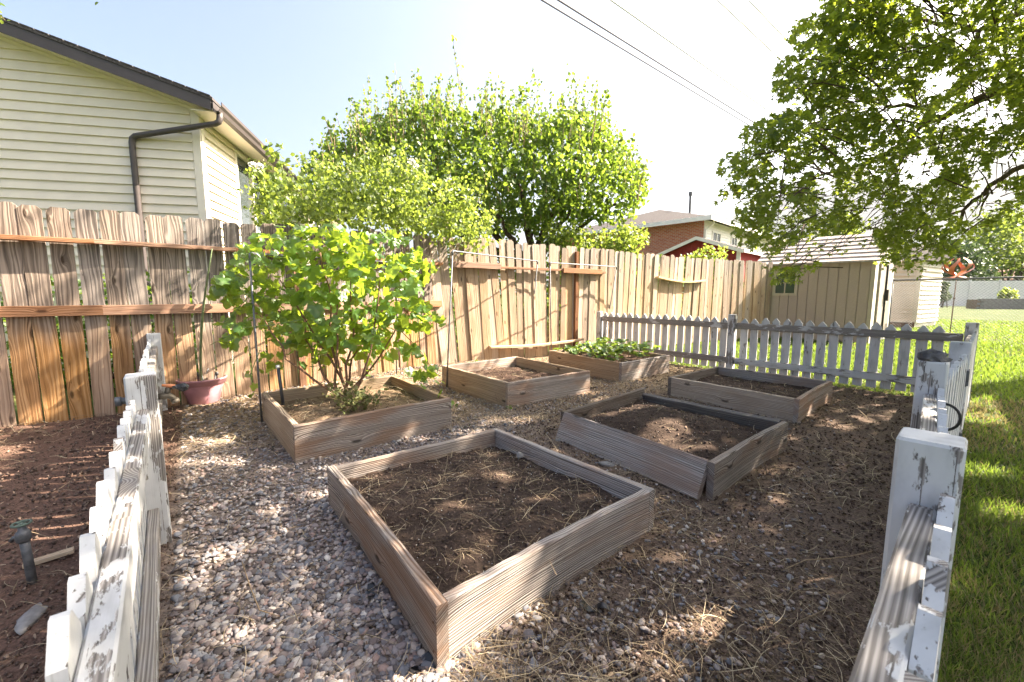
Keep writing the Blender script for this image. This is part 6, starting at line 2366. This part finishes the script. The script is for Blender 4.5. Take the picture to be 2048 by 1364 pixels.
    limbs = [([(2300, 60), (2048, 162), (1950, 200), (1890, 232), (1840, 248), (1790, 300)], 6.0, .085), ([(2300, 40), (2060, 100), (1960, 150), (1860, 215), (1780, 212), (1700, 180), (1640, 230)], 6.3, .05), ([(2300, 280), (2048, 332), (1980, 372), (1930, 420), (1880, 490)], 5.6, .045),
             ([(1860, 215), (1835, 260), (1760, 320), (1650, 350), (1560, 380), (1480, 400)], 6.2, .03), ([(2300, -100), (2060, 20), (1950, 60), (1960, 140)], 6.0, .06), ([(1840, 250), (1800, 330), (1720, 420), (1640, 470), (1560, 520)], 6.1, .022),
             ([(1930, 420), (1860, 440), (1800, 470), (1760, 510)], 5.7, .018), ([(1950, 60), (1850, 40), (1750, 60), (1680, 50)], 6.4, .03), ([(1650, 350), (1600, 300), (1540, 290), (1480, 320)], 6.3, .015), ([(1720, 420), (1690, 470), (1650, 490)], 6.0, .012),
             ([(1780, 212), (1720, 250), (1640, 290), (1580, 270)], 6.2, .016), ([(1800, 330), (1790, 400), (1750, 450), (1735, 500)], 6.0, .012), ([(1980, 372), (1960, 430), (1900, 470)], 5.6, .014)]
    fork = base_ + (-.1, -.1, 3.0)
    for pts, Y, r in limbs:
        P = [at_depth(a, b, Y + 0.08 * math.sin(i * 2.1)) for i, (a, b) in enumerate(pts)]
        if pts[0][0] > 2200:
            P = [fork] + P[1:]
        # smooth
        Q = []
        for i in range(len(P) - 1):
            for u in (0, .33, .66):
                Q.append(P[i] * (1 - u) + P[i + 1] * u + rs.normal(0, .015, 3))
        Q.append(P[-1])
        tr.tube(Q, list(np.linspace(r, r * .25, len(Q))), 7, False)
    for k in range(9):
        e = C2[rs.integers(len(C2))]
        m = (fork + e) / 2 + rs.normal(0, .2, 3)
        tr.tube([(1 - u) ** 2 * fork + 2 * u * (1 - u) * m + u * u * e for u in np.linspace(0, 1, 7)], list(np.linspace(.1, .02, 7)), 6, False)
    obj('trunk', tr.mesh('trunk', BARK, True), t)
    tw = MB()
    for i in rs.choice(len(C1), 420, replace=False):
        e = C1[i]
        d = np.array((6.5, 5.9, 3.2)) - e
        d = d / np.linalg.norm(d) + rs.normal(0, .25, 3)
        s = e + d * rs.uniform(.35, .8)
        tw.tube([s, (s + e) / 2 + (0, 0, .03), e], [.007, .005, .002], 4, False)
    o = obj('twigs', tw.mesh('twigs', BARK), t)
    o['kind'] = 'stuff'


maple()


def locust_twig():
    rs = np.random.default_rng(61)
    t = thing('overhanging_branch', 'light green leafy branch tips hanging in at the top left corner', 'branch', at_depth(-200, -150, 3.2))
    mb = MB()
    pos = []
    for pts in ([(-330, -200), (-120, -60), (-30, 10), (10, 40)], [(-330, -200), (-60, -120), (90, -60), (180, -4)], [(-120, -60), (-60, -30), (8, 12)]):
        P = [at_depth(a, b, 3.2) for a, b in pts]
        mb.tube(P, list(np.linspace(.008, .002, len(P))), 5)
        for i in range(len(P) - 1):
            for u in np.linspace(0, 1, 16):
                pos.append(P[i] * (1 - u) + P[i + 1] * u + rs.normal(0, .016, 3))
    obj('stem', mb.mesh('stem', TWIG, True), t)
    pos = np.array(pos)
    o = obj('foliage', leaves_mesh('foliage', LEAF_OVAL, pos, rs.uniform(.025, .045, len(pos)), FAR_LEAF, .4), t)


locust_twig()


# ------------------------------------------------------------------ far trees, chain link fence, wires, spinner
def far_trees():
    spec = [('leafy_tree', 'dark bushy tree behind the pale wall under the maple', [(1868, 570), (1872, 520), (1890, 490), (1920, 480), (1950, 495), (1975, 520), (1990, 560), (1985, 580)], 42, 2.5, 260, 12, .35, .3, PINE_LEAF, 71),
            ('leafy_tree', 'light green tree at the right edge beyond the pale wall', [(1940, 550), (1950, 470), (1980, 430), (2020, 425), (2060, 430), (2110, 470), (2110, 550), (2010, 545)], 48, 3.5, 330, 12, .5, .36, FAR_LEAF, 72),
            ('leafy_tree', 'pale tree rising behind the tan shed roof', [(1640, 520), (1650, 470), (1672, 440), (1700, 430), (1725, 460), (1735, 510)], 34, 1.8, 160, 12, .3, .26, FAR_LEAF, 73),
            ('leafy_tree', 'distant tree between the red shed and the tan shed', [(1495, 500), (1498, 470), (1512, 462), (1530, 470), (1540, 505)], 40, 1.5, 100, 12, .28, .28, FAR_LEAF, 74),
            ('leafy_shrub', 'round yellow-green shrub on the grey retaining wall', [(2000, 600), (2000, 585), (2012, 577), (2028, 580), (2034, 592), (2032, 603)], 31.8, .5, 90, 12, .08, .16, ROSE_LEAF, 75),
            ('leafy_shrub', 'thin dark shrub against the pale wall', [(1880, 600), (1884, 570), (1890, 562), (1897, 572), (1898, 600)], 34.5, .3, 50, 10, .08, .2, PINE_LEAF, 76)]
    for nm, lab, poly, Y, th, n, per, sp, sz, mat, sd in spec:
        leafy_bush(nm, lab, poly, Y, th, n, per, sp, sz, mat, 'tree' if 'tree' in nm else 'shrub', None, sd, None, .2 if 'tree' in nm else .04)


far_trees()


def chain_link():
    a, b = np.array((9.55, 10.45)), np.array((11.6, 7.6))
    d = (b - a) / np.linalg.norm(b - a)
    L = np.linalg.norm(b - a)
    h = 1.42
    t = thing('chain_link_fence', 'grey chain link fence crossing the lawn right of the tan shed', 'chain link fence', (a[0], a[1], 0))
    mb = MB()
    mb.tube([(*a, h), (*b, h + 0.02)], 0.021, 10)
    obj('top_rail', mb.mesh('top_rail', STEEL, True), t)
    for s in (0.0, L):
        p = a + d * s
        mb = MB()
        mb.tube([(*p, -.05), (*p, h + 0.01)], 0.027, 10)
        mb.tube([(*p, h + 0.01), (*p, h + 0.05)], [0.03, 0.012], 10)
        obj('post', mb.mesh('post', STEEL, True), t)
    mb = MB()
    st = 0.062
    k = -h
    while k < L:
        for sgn in (1, -1):
            # one wire: s from k to k+h, clipped
            s0, z0, s1, z1 = k, 0.02, k + h - .02, h - 0.01
            if sgn < 0:
                z0, z1 = z1, z0
            if s0 < 0:
                u = -s0 / (s1 - s0)
                z0 = z0 + (z1 - z0) * u
                s0 = 0
            if s1 > L:
                u = (L - s0) / (s1 - s0)
                z1 = z0 + (z1 - z0) * u
                s1 = L
            if s1 - s0 > 0.02:
                p, q = a + d * s0, a + d * s1
                mb.tube([(*p, z0), (*q, z1)], 0.0016, 3, False)
        k += st
    o = obj('mesh_wires', mb.mesh('mesh_wires', STEEL), t)
    o['kind'] = 'stuff'


chain_link()


def spinner():
    c = at_depth(1915, 541, 10.3)
    t = thing('garden_spinner', 'orange metal flower spinner on a thin pole on the lawn', 'garden spinner', (c[0], c[1], 0))
    mb = MB()
    mb.tube([(c[0], c[1], -.06), (c[0], c[1], c[2] - .1)], 0.012, 8)
    mb.tube([(c[0], c[1], .95), (c[0], c[1], 1.0)], 0.022, 8)
    obj('pole', mb.mesh('pole', RUST, True), t)
    for k in range(6):
        a = k * PI / 3
        v = []
        for i in range(9):
            u = i / 8
            r = 0.05 + 0.23 * math.sin(u * PI * .95)
            z = -.12 + 0.42 * u
            tw = a + 0.9 * u
            w = 0.05 * math.sin(PI * min(1, u + .08)) + .012
            p = np.array((math.cos(tw) * r, math.sin(tw) * r, z))
            s = np.array((-math.sin(tw), math.cos(tw), .3)) * w
            v += [c + p - s, c + p + s]
        mb = MB()
        mb.add(v, [(2 * i, 2 * i + 1, 2 * i + 3, 2 * i + 2) for i in range(8)])
        obj('petal', mb.mesh('petal', COPPER, True), t)
    for k in range(6):
        a = k * PI / 3 + .4
        v = []
        for i in range(5):
            u = i / 4
            p = np.array((math.cos(a) * .3 * u, math.sin(a) * .3 * u, -.13 - .10 * u * u))
            s = np.array((-math.sin(a), math.cos(a), 0)) * (.06 * math.sin(PI * min(1, u * .85 + .12)))
            v += [c + p - s, c + p + s]
        mb = MB()
        mb.add(v, [(2 * i, 2 * i + 1, 2 * i + 3, 2 * i + 2) for i in range(4)])
        obj('lower_petal', mb.mesh('lower_petal', COPPER, True), t)


spinner()


def wires():
    d = np.array((1.244, 1.0, 0))
    d /= np.linalg.norm(d)
    for i, (px, py, z, r, lab) in enumerate(((1350, 161, 7.2, .02, 'lowest black utility cable across the sky'), (1350, 146, 7.4, .022, 'black utility cable just above the lowest one'), (1350, 90, 8.2, .024, 'middle overhead wire, pale along its whole length'),
                                             (1480, 42, 9.2, .022, 'pale overhead wire near the maple, fourth from below'), (1530, 34, 9.6, .022, 'uppermost pale overhead wire nearest the maple'))):
        p = on_z(px, py, z)
        pts = [p + d * s + np.array((0, 0, 0.00006 * s * s)) for s in np.linspace(-26, 60, 30)]
        mb = MB()
        mb.tube(pts, r, 6)
        tag(obj('utility_wire', mb.mesh('utility_wire', WIRE_PALE if i >= 2 else WIRE, True)), lab, 'wire', 'overhead utility wires')


wires()


# ------------------------------------------------------------------ haze
def haze():
    M = Mat('haze_air')
    v = M.n('VolumePrincipled', {'Color': (0.80, 0.86, 0.96, 1), 'Density': 0.00006, 'Anisotropy': 0.5})
    M.t.links.new(v.outputs[0], M.out.inputs['Volume'])
    mb = MB().box((0, 0, 598), (12400, 12400, 1200))
    tag(obj('haze', mb.mesh('haze', M.m)), 'thin haze in the distant air', None, None, 'stuff')


haze()
